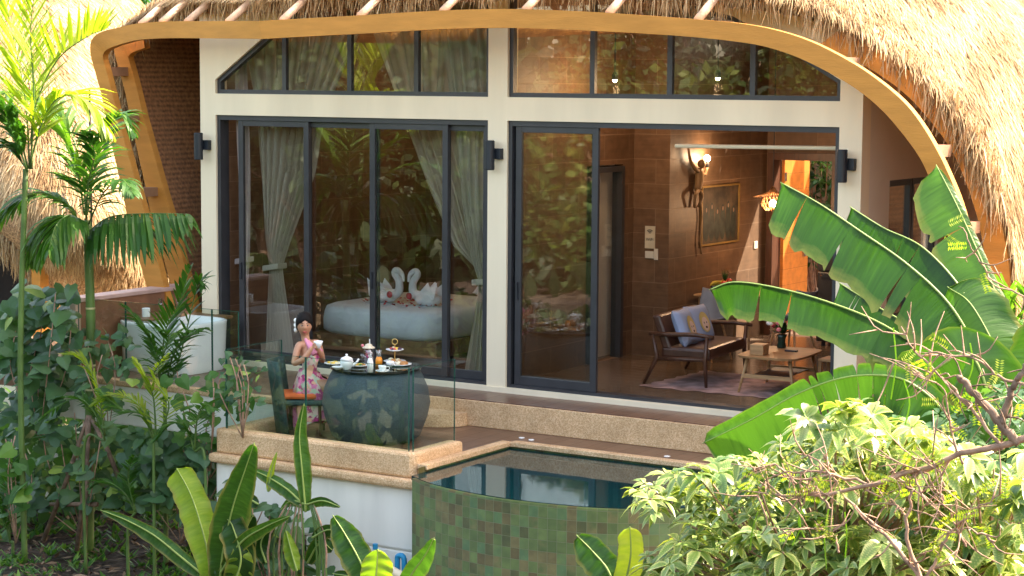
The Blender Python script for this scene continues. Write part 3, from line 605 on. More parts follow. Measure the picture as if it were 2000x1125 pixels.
pillow('pillow', (-1.80, 2.95, .78), (.62,.42,.18), P('pillow_white', (.7,.72,.76), .9), 'pale pillow lying at the back of the bed behind the towel swans', 'pillow', (R_(25), 0, 0))
M['towel'] = simple('white_towel', (.80,.80,.84), .95, bump=.8, bscale=120, var=.03)
M['petal'] = simple('red_petal', (.45,.03,.05), .7, var=.2)
def swan(x, flip, label):
    t = empty('towel_swan', (x, 1.75, .62), label, 'towel swan', 'towel swans facing each other on the bed')
    f = flip
    MB().sph((x-f*.17, 1.75, .70), .17, (1.15,.8,.55), 16).build('body', M['towel'], t, smooth=True)
    MB().tube(spline([(x-f*.10,1.75,.72),(x+f*.05,1.75,.76),(x+f*.06,1.75,.90),(x-f*.01,1.75,1.00),(x+f*.03,1.75,1.045),(x+f*.11,1.75,.99),(x+f*.135,1.75,.90)], 22), np.interp(np.linspace(0,1,22),[0,.3,.8,1],[.07,.05,.032,.012]), 10).build('neck', M['towel'], t, smooth=True)
    for dy in (-.08, .08): MB().add([(x-f*.05,1.75+dy,.72),(x-f*.33,1.75+dy*1.4,.70),(x-f*.37,1.75+dy*1.2,.93),(x-f*.26,1.75+dy,.84),(x-f*.22,1.75+dy,.92),(x-f*.12,1.75+dy,.82)], [(0,1,2,3,4,5)]).build('wing', M['towel'], t)
    MB().sph((x+f*.02, 1.60, .74), .045, (1,.5,1), 10).build('flower', M['petal'], t, smooth=True)
swan(-2.62, 1, 'white towel folded as a swan, the left one of the pair on the bed')
swan(-2.28, -1, 'white towel folded as a swan, the right one of the pair on the bed')
mb = MB(); rg = np.random.default_rng(4)
for _ in range(70):
    x, y = rg.uniform(-3.2,-1.9), rg.uniform(1.35, 2.3); a = rg.uniform(0, 6.28); mb.add([(x+.018*math.cos(a+k), y+.03*math.sin(a+k*1.0), .628+.006*k) for k in (0,1.6,3.1,4.7)], [(0,1,2,3)])
mb.build('petals', M['petal'], None, label='scattered dark red petals on the pale bed linen', cat='petals', kind='stuff')
sh = empty('side_shelf', (-1.7, 3.6, .95), 'pale narrow shelf table behind the bed', 'shelf')
MB().box(-2.15, -1.1, 3.3, 3.6, 1.0, 1.04).build('shelf_top', M['plaster_side'], sh, bevel=.01)
for x in (-2.05, -1.2): MB().box(x-.02, x+.02, 3.42, 3.48, .0, 1.0).build('leg', M['frame'], sh)
pp = empty('potted_plant', (-1.75, 3.45, 1.04), 'spiky green snake plant standing on the shelf behind the bed', 'plant')
MB().lathe([(.0,1.04),(.07,1.04),(.09,1.20),(.075,1.2),(.07,1.15),(0,1.15)], -1.75, 3.45, 18).build('pot', P('dark_pot', (.03,.04,.05)), pp)
M['leaf_dark'] = attr_mat('dark_leaf', [(0,(.010,.035,.012)),(.6,(.025,.08,.025)),(1,(.05,.13,.04))], .45, .25, noise_s=3, noise_amt=.15)
mb = MB()
for k in range(14):
    a = rg.uniform(0, 6.28); r_ = rg.uniform(0,.05); l = rg.uniform(.25,.5); t_ = rg.uniform(0,.13); c0 = np.array([-1.75+r_*math.cos(a), 3.45+r_*math.sin(a), 1.15]); tp = c0+np.array([math.cos(a)*t_, math.sin(a)*t_, l]); sd = np.array([-math.sin(a), math.cos(a), 0])*.022
    md = (c0+tp)/2; mb.add([c0-sd*.6, c0+sd*.6, md-sd, md+sd, tp], [(0,1,3,2),(2,3,4)], float(rg.random()))
mb.build('blades', M['leaf_dark'], pp)

# living room ---------------------------------------------------------
def fr(origin, yaw):   # local frame helper -> world
    c, s = math.cos(yaw), math.sin(yaw)
    return lambda x, y, z: (origin[0]+c*x-s*y, origin[1]+s*x+c*y, origin[2]+z)
def lbox(mb, T, x0, x1, y0, y1, z0, z1, c=.5):
    V = [T(x, y, z) for x in (x0, x1) for y in (y0, y1) for z in (z0, z1)]
    mb.add(V, [(0,1,3,2),(4,6,7,5),(0,4,5,1),(2,3,7,6),(0,2,6,4),(1,5,7,3)], c); return mb
# sofa: back to the left, open end towards us; local x runs across the seat depth, y along its length
so_o = (1.45, 1.2, 0); T = fr(so_o, R_(6))
sofa = empty('sofa', so_o, 'two seat brown leather sofa with dark wooden arms and slanted legs', 'sofa')
sf = MB(); lbox(sf, T, .02, .62, 0.03, 1.25, .30, .44); sf.build('seat', M['leather'], sofa, bevel=.04)
bk = MB(); V = []
for y in (0.03, 1.25):
    for (x, z) in ((.04,.40),(.16,.40),(.00,.80),(-.10,.78)): V.append(T(x, y, z))
bk.add(V, [(0,1,2,3),(7,6,5,4),(0,4,5,1),(1,5,6,2),(2,6,7,3),(3,7,4,0)]); bk.build('backrest', M['leather'], sofa, bevel=.03)
for k, y in enumerate((-.02, 1.30)):
    MB().tube([T(-.10, y, .58), T(.15, y, .585), T(.45, y, .60), T(.68, y, .58)], [.022,.026,.026,.02], 8).build('armrest', M['wood_dark'], sofa, smooth=True)
    MB().tube([T(.60, y, .0), T(.58, y, .3), T(.60, y, .58)], [.018,.026,.022], 8).build('leg', M['wood_dark'], sofa, smooth=True)
    MB().tube([T(-.16, y, .0), T(-.0, y, .32), T(-.06, y, .58)], [.018,.028,.02], 8).build('leg', M['wood_dark'], sofa, smooth=True)
    MB().tube([T(-.0, y, .30), T(.6, y, .32)], .022, 8).build('rail', M['wood_dark'], sofa, smooth=True)
M['cush'] = simple('blue_cushion', (.32,.38,.56), .9, bump=.3, bscale=20, var=.06)
M['print_a'] = simple('cushion_print_gold', (.62,.46,.16), .85); M['print_b'] = simple('cushion_print_skin', (.72,.52,.42), .85); M['print_d'] = simple('cushion_print_dark', (.03,.015,.01), .8)
for k, (y, nm) in enumerate(((.28,'round golden haired face print, nearer the sofa end'),(.72,'round pink face print, leaning behind the nearer cushion'))):
    cpos = np.array(T(.22, y, .64)); cu = pillow('cushion', cpos, (.44,.44,.15), M['cush'], 'pale blue sofa cushion with a '+nm, 'cushion', (0, R_(68), R_(6-12*k)), 'cushions on the sofa')
    Rm = np.array(Matrix.Rotation(R_(6-12*k), 3, 'Z') @ Matrix.Rotation(R_(68), 3, 'Y'))
    def disc(cx, cy, rx, ry, h, mat, nm2):
        V = [cpos+Rm@np.array([cx+rx*math.cos(a), cy+ry*math.sin(a), h]) for a in np.linspace(0, 6.283, 21)[:-1]]
        MB().add(V, [tuple(range(20))]).build(nm2, mat, cu)
    disc(.01+.0, 0, .125, .10, .084, M['print_a'] if k == 0 else M['print_a'], 'face_print')
    disc(.035, 0, .085, .065, .088, M['print_b'], 'face_print')
    for sy in (-.026, .026): disc(.02, sy, .012, .008, .091, M['print_d'], 'eye_print')
    disc(.075, 0, .013, .02, .091, M['print_d'], 'mouth_print')
# coffee table
ct = empty('coffee_table', (2.75, 1.55, 0), 'small oak coffee table with splayed legs and a cross bar', 'coffee table')
TT = fr((2.78, 1.62, 0), R_(4))
tp = MB(); pts = [(.36*math.copysign(abs(math.cos(a))**.35, math.cos(a)), .50*math.copysign(abs(math.sin(a))**.35, math.sin(a))) for a in np.linspace(0, 2*math.pi, 33)[:-1]]
tp.add([TT(x, y, .40) for x, y in pts]+[TT(x*1.02, y*1.02, .425) for x, y in pts], [tuple(range(32))[::-1], tuple(range(32, 64))]+[(i, (i+1) % 32, 32+(i+1) % 32, 32+i) for i in range(32)]); tp.build('table_top', M['wood'], ct)
for sx in (-1, 1):
    for sy in (-1, 1): MB().tube([TT(sx*.25, sy*.36, .40), TT(sx*.32, sy*.44, 0)], [.022,.014], 8).build('leg', M['wood'], ct, smooth=True)
for sy in (-1, 1): lb = MB(); lbox(lb, TT, -.28, .28, sy*.41-.012, sy*.41+.012, .17, .215); lb.build('stretcher', M['wood'], ct)
lb = MB(); lbox(lb, TT, -.2, .2, -.38, .38, .19, .20); lb.build('shelf', M['black'], ct)
tb = MB(); lbox(tb, TT, -.22, -.06, -.38, -.20, .427, .545); tb.build('tissue_box', M['wood'], None, label='light wooden tissue box on the coffee table', cat='tissue box', bevel=.006)
tb = MB(); lbox(tb, TT, .02, .16, .08, .14, .427, .445); tb.build('remote_control', M['black'], None, label='black remote control lying on the coffee table', cat='remote control', bevel=.004)
vs = empty('flower_vase', TT(-.12, .36, .427), 'dark glass vase with pink, red and white flowers on the coffee table', 'vase of flowers')
vx, vy, _ = TT(-.12, .36, 0)
MB().lathe([(.0,.427),(.05,.427),(.055,.445),(.042,.49),(.045,.54),(.062,.58),(.054,.58),(.035,.54),(.0,.48)], vx, vy, 20).build('vase', P('dark_glass_vase', (.01,.03,.02), .08), vs, smooth=True)
M['fl_r'] = P('red_flower', (.45,.02,.05), .7); M['fl_p'] = P('pink_flower', (.75,.22,.25), .7); M['fl_w'] = P('white_flower', (.8,.78,.74), .7)
mb = MB()
for _ in range(60):
    a = rg.uniform(0, 6.28); e_ = rg.uniform(.1, 1.4); d = np.array([math.cos(a)*math.cos(e_), math.sin(a)*math.cos(e_), math.sin(e_)]); c0 = np.array([vx, vy, .59]); p1 = c0+d*rg.uniform(.08,.18); sd = np.cross(d, [0,0,1.]); sd = sd/np.linalg.norm(sd)*.03
    mb.add([c0, (c0+p1)/2-sd, p1, (c0+p1)/2+sd], [(0,1,2,3)], float(rg.random()))
mb.build('leaves', M['leaf_dark'], vs)
for k in range(24):
    a = rg.uniform(0, 6.28); e_ = rg.uniform(.1, 1.5); d = np.array([math.cos(a)*math.cos(e_)*.22, math.sin(a)*math.cos(e_)*.18, math.sin(e_)*.11]); p_ = np.array([vx, vy, .63])+d
    MB().sph(p_, rg.uniform(.022,.036), (1,1,.8), 8).build('blossom', (M['fl_r'], M['fl_p'], M['fl_w'], M['fl_r'])[k % 4], vs, smooth=True)
# rug
mb = MB(); rgp = [(1.35+2.7*(i/40), .95+1.5*(j/20)) for i in range(41) for j in range(21)]
V = [(x+.03*math.sin(y*23)+.05*(y-1), y+.03*math.sin(x*19)+.08*(x-2)*.3, .004+.002*math.sin(x*9)*math.sin(y*9)) for x, y in rgp]
mb.add(V, [(i*21+j, i*21+j+1, (i+1)*21+j+1, (i+1)*21+j) for i in range(40) for j in range(20)]); mb.build('rug', simple('mauve_rug', (.34,.23,.22), .95, bump=.8, bscale=60, var=.4, vscale=5), None, label='worn mauve rug with wavy edges under the sofa and coffee table', cat='rug')
# dining corner
dt = empty('dining_table', (.95, 4.4, 0), 'oak dining table against the tiled wall in the rear corner', 'dining table')
MB().box(.55, 1.35, 3.85, 5.05, .72, .75).build('table_top', M['wood'], dt, bevel=.01)
for x in (.62, 1.28):
    for y in (3.92, 4.98): MB().tube([(x, y, .72), (x+(.04 if x > 1 else -.02), y, 0)], [.025,.018], 8).build('leg', M['wood'], dt)
def shell_chair(x, y, rz, label):
    t = empty('dining_chair', (x, y, 0), label, 'dining chair', 'grey chairs at the dining table'); T = fr((x, y, 0), rz); G = []
    for v in np.linspace(0, 1, 16):
        row = []
        for u_ in np.linspace(-1, 1, 13):
            if v < .5: py, pz = .22-.44*(v/.5), .44+.02*abs(u_)**2*2
            else: f = (v-.5)/.5; py, pz = -.22-.10*f, .44+.40*f
            row.append(T(u_*(.24-.03*abs(v-.5)), py+.10*abs(u_)**2.5*(1 if v > .45 else 0), pz+.07*abs(u_)**3*(1-abs(v-.5))))
        G.append(row)
    o = MB().grid(G).build('seat_shell', P('grey_shell', (.20,.22,.28), .5), t, smooth=True); m_ = o.modifiers.new('solid', 'SOLIDIFY'); m_.thickness = .015
    for sx in (-1, 1):
        for sy in (-1, 1): MB().tube([T(sx*.14, sy*.13, .44), T(sx*.23, sy*.22, 0)], [.018,.012], 8).build('leg', M['wood'], t)
shell_chair(1.0, 3.35, R_(172), 'grey moulded chair with its back to the sofa at the dining table')
shell_chair(1.75, 4.25, R_(78), 'grey chair on the open side of the dining table, half behind a banana leaf')
bowl = empty('fruit_bowl', (.85, 4.15, .75), 'dark bowl of bananas, apples and oranges with a pineapple top on the dining table', 'fruit bowl')
MB().lathe([(.0,.752),(.09,.752),(.17,.80),(.19,.845),(.18,.845),(.16,.81),(.0,.78)], .85, 4.15, 24).build('bowl', M['black'], bowl, smooth=True)
for k, (dx, dy, col) in enumerate(((.09,-.04,(.7,.16,.03)),(.12,.04,(.75,.25,.04)),(.03,-.10,(.55,.05,.03)),(-.03,.03,(.75,.28,.05)),(.02,.08,(.5,.05,.03)))): MB().sph((.85+dx, 4.15+dy, .86+.01*k), .042, (1,1,.95), 10).build('fruit', P('fruit_%d' % k, col, .4), bowl, smooth=True)
for k in range(3): MB().tube(spline([(.70+.02*k,4.03+.03*k,.85),(.74+.02*k,4.05+.03*k,.89),(.80,4.10+.03*k,.90)], 6), [.008,.02,.022,.022,.018,.008], 7).build('banana', P('banana_%d' % k, (.75,.52,.06), .5), bowl, smooth=True)
mb = MB()
for k in range(22):
    a = rg.uniform(0, 6.28); l = rg.uniform(.08,.2); c0 = np.array([.84, 4.17, .90]); tp_ = c0+np.array([math.cos(a)*.06, math.sin(a)*.06, l]); sd = np.array([-math.sin(a), math.cos(a), 0])*.012; mb.add([c0-sd, c0+sd, tp_], [(0,1,2)], float(rg.random()))
mb.build('pineapple_top', M['leaf_dark'], bowl)
# picture with figures in a gold frame on the x=.505 wall
M['gold_dull'] = simple('dull_gilt', (.22,.13,.035), .6, metal=.2, var=.15)
pc = empty('framed_picture', (.51, 4.64, 1.7), 'dark group picture in a thin gold frame on the tiled wall', 'picture')
q = MB(); X1 = .508
q.box(X1, X1+.03, 4.088, 4.11, 1.338, 2.112); q.box(X1, X1+.03, 5.18, 5.202, 1.338, 2.112); q.box(X1, X1+.03, 4.11, 5.18, 1.338, 1.36); q.box(X1, X1+.03, 4.11, 5.18, 2.09, 2.112); q.build('gold_frame', M['gold_dull'], pc)
MB().box(X1, X1+.012, 4.11, 5.18, 1.36, 2.09).build('canvas', simple('dark_canvas', (.045,.03,.018), .7, var=.6, vscale=5), pc)
M['fig'] = simple('picture_figures', (.018,.022,.018), .7, var=.4, vscale=12); M['skin_pic'] = P('picture_skin', (.16,.10,.07), .7)
for k in range(6):
    y = 4.24+.16*k; h = 1.86+.04*math.sin(k*2.1)
    MB().add([(X1+.014, y+.075*math.cos(a)*(1 if math.sin(a) > -.2 else 1.2), 1.61+(h-1.61)*math.sin(a) if math.sin(a) > 0 else 1.61+.22*math.sin(a)) for a in np.linspace(0, 6.283, 21)[:-1]], [tuple(range(20))]).build('painted_figure', M['fig'], pc)
    MB().add([(X1+.016, y+.022*math.cos(a), h-.06+.03*math.sin(a)) for a in np.linspace(0, 6.283, 13)[:-1]], [tuple(range(12))]).build('painted_face', M['skin_pic'], pc)
# wall lamp: a climbing monkey figure on a rope holding a bulb
wl = empty('wall_lamp', (.55, 3.95, 2.2), 'hanging monkey shaped wall lamp holding up a lit globe bulb', 'wall lamp')
M['rope'] = simple('bronze_monkey', (.22,.13,.06), .6, var=.3)
MB().tube(spline([(.56,3.62,2.62),(.56,3.70,2.45),(.57,3.80,2.36),(.57,3.92,2.30)], 8), [.012,.018,.022,.026,.028,.028,.03,.03], 7).build('arm', M['rope'], wl, smooth=True)
MB().tube(spline([(.57,3.92,2.36),(.57,3.93,2.22),(.56,3.90,2.06)], 7), [.04,.055,.06,.06,.055,.05,.04], 9).build('body', M['rope'], wl, smooth=True)
MB().sph((.60,3.93,2.41), .055, (1,1,1.05), 12).build('head', M['rope'], wl, smooth=True)
MB().tube(spline([(.58,3.95,2.30),(.60,4.03,2.26),(.60,4.08,2.36)], 6), [.022]*6, 7).build('arm', M['rope'], wl, smooth=True)
for s in (-1, 1): MB().tube(spline([(.57,3.90,2.08),(.60,3.86+.10*s,2.0),(.58,3.84+.05*s,1.86)], 6), [.03,.028,.025,.022,.02,.02], 7).build('leg', M['rope'], wl, smooth=True)
MB().tube(spline([(.56,3.95,2.05),(.55,4.06,1.75),(.55,4.02,1.45),(.55,4.06,1.25)], 12), .012, 6).build('tail', M['rope'], wl, smooth=True)
M['bulb'] = simple('lit_bulb', (1,.9,.75), .5, emit=((1,.80,.52), 18)); M['bulb2'] = simple('lit_bulb_small', (1,.8,.55), .5, emit=((1,.66,.33), 3))
MB().lathe([(.022,2.36),(.028,2.40),(.022,2.43)], .60, 4.08, 12).build('socket', M['black'], wl)
MB().sph((.60, 4.08, 2.475), .042, n=12).build('bulb', M['bulb'], wl, smooth=True)
def plight(name, loc, e, col=(1,.62,.33), r=.05, parent=None):
    l = bpy.data.lights.new(name, 'POINT'); l.energy = e; l.color = col; l.shadow_soft_size = r
    o = bpy.data.objects.new(name, l); COL.objects.link(o); o.location = loc; return o
plight('wall_lamp_glow', (.72, 4.08, 2.48), 2)
# pendant
pl_ = empty('pendant_lamp', (1.35, 4.55, 1.95), 'woven hat shaped pendant lamp with a warm lit basket below', 'pendant lamp')
px_, py_ = 1.22, 4.75
MB().tube([(px_, py_, 4.6), (px_, py_, 2.12)], .006, 6).build('cord', M['black'], pl_)
M['rattan'] = simple('rattan', (.40,.20,.08), .7, bump=.5, bscale=50, var=.3, vscale=30); 
o_ = MB().lathe([(.015,2.10),(.05,2.04),(.14,2.00),(.25,1.97)], px_, py_, 26).build('shade', M['rattan'], pl_, smooth=True); mo = o_.modifiers.new('wire', 'WIREFRAME'); mo.thickness = .012
mb = MB()
for k in range(16):
    a = k*2*math.pi/16
    for s in (1, -1): mb.tube(spline([(px_+.12*math.cos(a), py_+.12*math.sin(a), 1.97), (px_+.15*math.cos(a+.3*s), py_+.15*math.sin(a+.3*s), 1.88), (px_+.09*math.cos(a+.6*s), py_+.09*math.sin(a+.6*s), 1.80)], 5), .005, 4)
mb.build('basket', M['rattan'], pl_); MB().sph((px_, py_, 1.89), .05, n=10).build('bulb', M['bulb2'], pl_, smooth=True)
plight('pendant_glow', (px_, py_, 1.78), 5)
# small lit spot bulbs near the ceiling
for (x, y, z, nm) in ((-2.35, 3.4, 3.62, 'seen through the left upper window'), (.62, 1.6, 3.47, 'left one seen through the right upper window'), (1.95, 1.6, 3.5, 'right one seen through the right upper window')):
    t = empty('spot_light', (x, y, z+.1), 'small lit ceiling spotlight '+nm, 'spotlight', 'ceiling spotlights')
    MB().tube([(x, y, z+.9), (x, y, z+.06)], .008, 6).build('rod', M['black'], t); MB().lathe([(.02,z+.08),(.035,z+.05),(.035,z-.01),(.03,z-.01)], x, y, 12).build('shade', M['black'], t); MB().sph((x, y, z-.012), .026, n=8).build('bulb', M['bulb'], t, smooth=True)
    plight('spot_glow', (x, y, z-.12), 7)
# rail, sign, switches, fridge, small stool
MB().tube([(2.07,.36,2.755),(3.98,.36,2.775)], .022, 8).build('curtain_rail', M['plaster'], None, label='white curtain rail across the top of the open right doorway', cat='curtain rail')
sg = empty('wifi_sign', (.25, 3.24, 1.55), 'small cream sign with a wifi symbol on the tiled wall', 'sign')
MB().box(.175,.315,3.225,3.238,1.36,1.64).build('board', P('cream_board', (.62,.55,.42), .5), sg)
mb = MB()
for r_ in (.018,.036,.054):
    an = np.linspace(R_(50), R_(130), 10); V = [(.245+r_*math.cos(a), 3.222, 1.535+r_*math.sin(a)) for a in an]+[(.245+(r_+.010)*math.cos(a), 3.222, 1.535+(r_+.010)*math.sin(a)) for a in an]; mb.add(V, [(i, i+1, 11+i, 10+i) for i in range(9)])
mb.lathe([(0,0),(0.0001,0)], 0, 0, 3) if False else None
mb.build('wifi_arcs', M['black'], sg)
cu_ = bpy.data.curves.new('wifi_text', 'FONT'); cu_.body = 'WiFi'; cu_.size = .055; cu_.extrude = .001; cu_.align_x = 'CENTER'; tt_ = bpy.data.objects.new('t_', cu_); COL.objects.link(tt_); bpy.context.view_layer.update(); me_ = bpy.data.meshes.new_from_object(tt_); bpy.data.objects.remove(tt_); to = bpy.data.objects.new('wifi_text', me_); COL.objects.link(to); to.parent = sg
to.location = (-.005, -.019, -.095); to.rotation_euler = (math.pi/2, 0, 0); to.data.materials.append(M['black'])
for (a, b_, z0, z1, nm) in ((.18,.30,1.235,1.325,'wide'),(.305,.36,1.22,1.36,'tall narrow')): MB().box(a, b_, 3.222, 3.238, z0, z1).build('wall_switch', P('switch_'+nm[:4], (.72,.68,.6), .4), None, label=nm+' white switch plate below the wifi sign', cat='switch', bevel=.004)
MB().box(.507,.52,5.72,5.82,1.20,1.30).build('wall_switch', P('switch_door', (.72,.68,.6), .4), None, label='square white switch plate beside the dark entrance frame', cat='switch', bevel=.004)
fd = empty('fridge', (1.95, 5.3, 0), 'tall dark grey fridge on short feet beside the rear entrance', 'fridge')
MB().box(1.60, 2.25, 5.35, 6.0, .06, .98).build('lower_door', M['fridge'], fd, bevel=.015); MB().box(1.60, 2.25, 5.35, 6.0, .99, 1.62).build('upper_door', M['fridge'], fd, bevel=.015)
MB().box(1.66,1.95,5.33,5.349,.90,.96).build('handle', M['black'], fd)
for x in (1.66, 2.18): MB().box(x, x+.04, 5.4, 5.44, 0, .06).build('foot', M['black'], fd)
st_ = empty('wooden_stool', (3.30, 1.9, 0), 'edge of a small wooden stool just inside the right jamb', 'stool')
MB().box(3.18,3.5,1.75,2.05,.34,.37).build('seat', M['wood'], st_, bevel=.005)
for x in (3.20, 3.46):
    for y in (1.78, 2.01): MB().box(x-.018, x+.018, y-.018, y+.018, 0, .34).build('leg', M['wood'], st_)

# bath terrace ---------------------------------------------------------
M['brown_wall'] = simple('red_brown_render', (.24,.105,.055), .7, bump=.2, var=.2)
lw = empty('low_wall', (-4.75, -1.0, -.06), 'low red brown wall with a pale pink cap behind the bathtub', 'low wall')
MB().box(-4.95, -4.75, -1.69, 1.2, -.06, .80).build('wall_body', M['brown_wall'], lw); MB().box(-4.98, -4.72, -1.72, 1.2, .80, .85).build('wall_cap', simple('pink_cap', (.50,.33,.29), .6), lw, bevel=.01)
MB().box(-4.97, -4.72, -1.78, -1.69, -.06, .85).build('end_post', simple('pale_post', (.50,.36,.27), .6), lw, bevel=.01)
MB().box(-4.75, -4.315, 1.1, 1.3, -.06, 2.0).build('back_wall', M['brown_wall'], lw)
tub = empty('bathtub', (-4.0, -.95, -.06), 'large white freestanding oval bathtub with a wooden rear ledge', 'bathtub')
def oval(prof, cx, cy, n=56):
    G = []; prof = [(a*.80, b_, z) for a, b_, z in prof]
    for (a, b_, z) in prof: G.append([(cx+a*math.copysign(abs(math.cos(t))**.55, math.cos(t)), cy+b_*math.copysign(abs(math.sin(t))**.55, math.sin(t)), z) for t in np.linspace(0, 2*math.pi, n+1)[:-1]])
    return G
mb = MB(); G = oval([(.68,.46,-.055),(.70,.48,.0),(.71,.49,.3),(.72,.50,.50),(.725,.505,.535),(.70,.485,.545),(.67,.46,.535),(.64,.43,.4),(.56,.4,.12),(.3,.2,.08)], -4.14, -.72); mb.grid(G, closed=True); mb.add(G[-1], [tuple(range(56))]); mb.build('tub_shell', M['white_gloss'], tub, smooth=True)
MB().box(-4.70,-3.85,-.22,.05,.50,.54).build('rear_ledge', M['wood_bed'], tub, bevel=.01)
MB().box(-4.66,-4.2,-1.10,-.40,.548,.575).build('bath_tray', M['wood_bed'], tub, bevel=.006)
def can(name, x, y, z, prof, mat, label, cat): return MB().lathe([(r, z+h) for r, h in prof], x, y, 18).build(name, mat, None, smooth=False, label=label, cat=cat)
can('candle', -4.42, -.9, .576, [(0,0),(.05,0),(.05,.10),(.045,.105),(0,.10)], M['white_gloss'], 'thick white pillar candle on the bath tray', 'candle')
wg = [(0,0),(.032,.002),(.005,.008),(.004,.10),(.012,.115),(.028,.15),(.026,.215),(.024,.215),(.024,.15),(0,.12)]
can('champagne_glass', -4.33, -.75, .576, wg, glass_mat('wine_glass', (.9,.92,.9), 1.6, .12), 'champagne glass next to the candle on the bath tray', 'glass')
can('champagne_glass', -4.26, -.50, .576, wg, glass_mat('wine_glass_b', (.9,.92,.9), 1.6, .12), 'champagne glass farther from the candle, at the tub rim', 'glass')

# glass railings --------------------------------------------------------
def glass_panel(rail, p0, p1, z0, z1, th=.014, edge=True):
    p0, p1 = np.array(p0, float), np.array(p1, float); d = p1-p0; L_ = np.linalg.norm(d); d /= L_; nrm = np.array([-d[1], d[0]])
    V = []
    for p_ in (p0+d*.004, p1-d*.004):
        for s in (-.5, .5):
            for z in (z0, z1): q_ = p_+nrm*s*th; V.append((q_[0], q_[1], z))
    po = MB().add([V[0], V[1], V[5], V[4]], [(0,1,2,3)]).build('glass_pane', M['glass_rail'], rail)
    e = MB()
    for p_ in (p0, p1): e.obox((p_[0], p_[1], (z0+z1)/2), (d[0]*.006, d[1]*.006, 0), (nrm[0]*th, nrm[1]*th, 0), (0, 0, z1-z0))
    mid = (p0+p1)/2; e.obox((mid[0], mid[1], z1), (d[0]*L_, d[1]*L_, 0), (nrm[0]*th*.6, nrm[1]*th*.6, 0), (0, 0, .004)); e.build('glass_edge', M['glass_edge'], po)
rl = empty('glass_railing', (-3.2, -1.72, -.05), 'frameless clear glass railing in front of the bathtub terrace', 'glass railing')
for a, b_ in ((-4.72,-3.975),(-3.965,-2.67),(-2.66,-2.28)): glass_panel(rl, (a, -1.735), (b_, -1.735), -.10, .86)
rl2 = empty('glass_railing', (-.4, -2.7, -.25), 'frameless glass railing on the balcony curb in front of the breakfast table', 'glass railing')
for a, b_ in ((-1.62,-.56),(-.55,.74)): glass_panel(rl2, (a, -2.735), (b_, -2.735), -.26, .60)
glass_panel(rl2, (.78, -2.72), (.78, -1.98), -.26, .60); glass_panel(rl2, (-1.62, -2.72), (-1.62, -1.80), -.26, .60)
# ================================================================ BREAKFAST TABLE AND WOMAN
TX, TY, TZ = -.29, -1.87, .43
M['rattan_dark'] = simple('slate_rattan', (.045,.075,.095), .5, bump=1, bscale=90, var=.3, vscale=60, stretch=(1,1,3))
tbl = empty('round_table', (TX, TY, -.35), 'round slate blue barrel table with a black glass top behind the balcony glass', 'table')
MB().lathe([(.40,-.352),(.47,-.30),(.545,-.10),(.575,.05),(.55,.20),(.49,.34),(.455,.40),(0,.40)], TX, TY, 56).build('barrel_base', M['rattan_dark'], tbl, smooth=True)
MB().lathe([(0,.402),(.475,.402),(.485,.41),(.485,.424),(.475,.43),(0,.43)], TX, TY, 64).build('glass_top', simple('black_glass', (.008,.01,.012), .04, var=.02), tbl)
def tp_(u, v, z=TZ): p = atz(u, v, z); return float(p[0]), float(p[1])
def plate(x, y, r, z=TZ, h=.018): return [(0,z+.003),(r*.6,z+.002),(r,z+h),(r*.97,z+h+.004),(r*.6,z+.009),(0,z+.009)]
W_ = M['white_gloss']; M['food_y'] = P('egg_yellow', (.78,.48,.06), .5); M['food_b'] = P('bread_crust', (.45,.20,.06), .7, bump=.5); M['food_r'] = P('fruit_red', (.62,.10,.07), .4); M['food_g'] = P('leaf_garnish', (.10,.22,.04), .6); M['food_c'] = P('cream_food', (.80,.70,.48), .6)
def blobs(parent, x, y, z, r, mats, n, s=.022, nm='food', seed=0):
    rg_ = np.random.default_rng(seed)
    for k in range(n):
        a = rg_.uniform(0, 6.28); q = r*math.sqrt(rg_.uniform(0, 1)); MB().sph((x+q*math.cos(a), y+q*math.sin(a), z+s*.5), s*rg_.uniform(.7, 1.2), (1.2, .9, .65), 8).build(nm, mats[k % len(mats)], parent, smooth=True)
def thing_plate(name, u, v, r, label, cat, mats, n, s=.02, seed=0, group='white plates on the breakfast table'):
    x, y = tp_(u, v); t = empty(name, (x, y, TZ), label, cat, group)
    MB().lathe(plate(x, y, r), x, y, 28).build('plate_dish', W_, t, smooth=True); blobs(t, x, y, TZ+.008, r*.6, mats, n, s, seed=seed); return t
thing_plate('food_plate', 652, 712, .105, 'white plate with yellow omelette at the left edge of the table', 'plate', [M['food_y'], M['food_c']], 7, .024, 1)
thing_plate('food_plate', 702, 716, .095, 'white plate of eggs and fried food between teapot and milk bottle', 'plate', [M['food_y'], M['food_b'], M['food_g']], 9, .022, 2)
thing_plate('bread_plate', 783, 714, .115, 'white plate piled with croissant and pastry at the right edge of the table', 'plate', [M['food_b'], M['food_c'], M['food_b']], 6, .036, 3)
x, y = tp_(660, 722); MB().lathe([(0,TZ),(.03,TZ+.001),(.065,TZ+.03),(.068,TZ+.034),(.06,TZ+.03),(0,TZ+.01)], x, y, 24).build('small_bowl', W_, None, smooth=True, label='small shallow white bowl in front of the omelette plate', cat='bowl')
x, y = tp_(677, 722); t = empty('sugar_pot', (x, y, TZ), 'white round lidded pot with a knob beside the omelette plate', 'teapot')
MB().lathe([(0,TZ),(.04,TZ+.001),(.045,TZ+.012),(.068,TZ+.05),(.072,TZ+.085),(.062,TZ+.108),(0,TZ+.108)], x, y, 28).build('pot_body', W_, t, smooth=True)
MB().lathe([(.070,TZ+.106),(.055,TZ+.125),(.02,TZ+.14),(.008,TZ+.145),(.014,TZ+.155),(.010,TZ+.165),(0,TZ+.167)], x, y, 28).build('lid', W_, t, smooth=True)
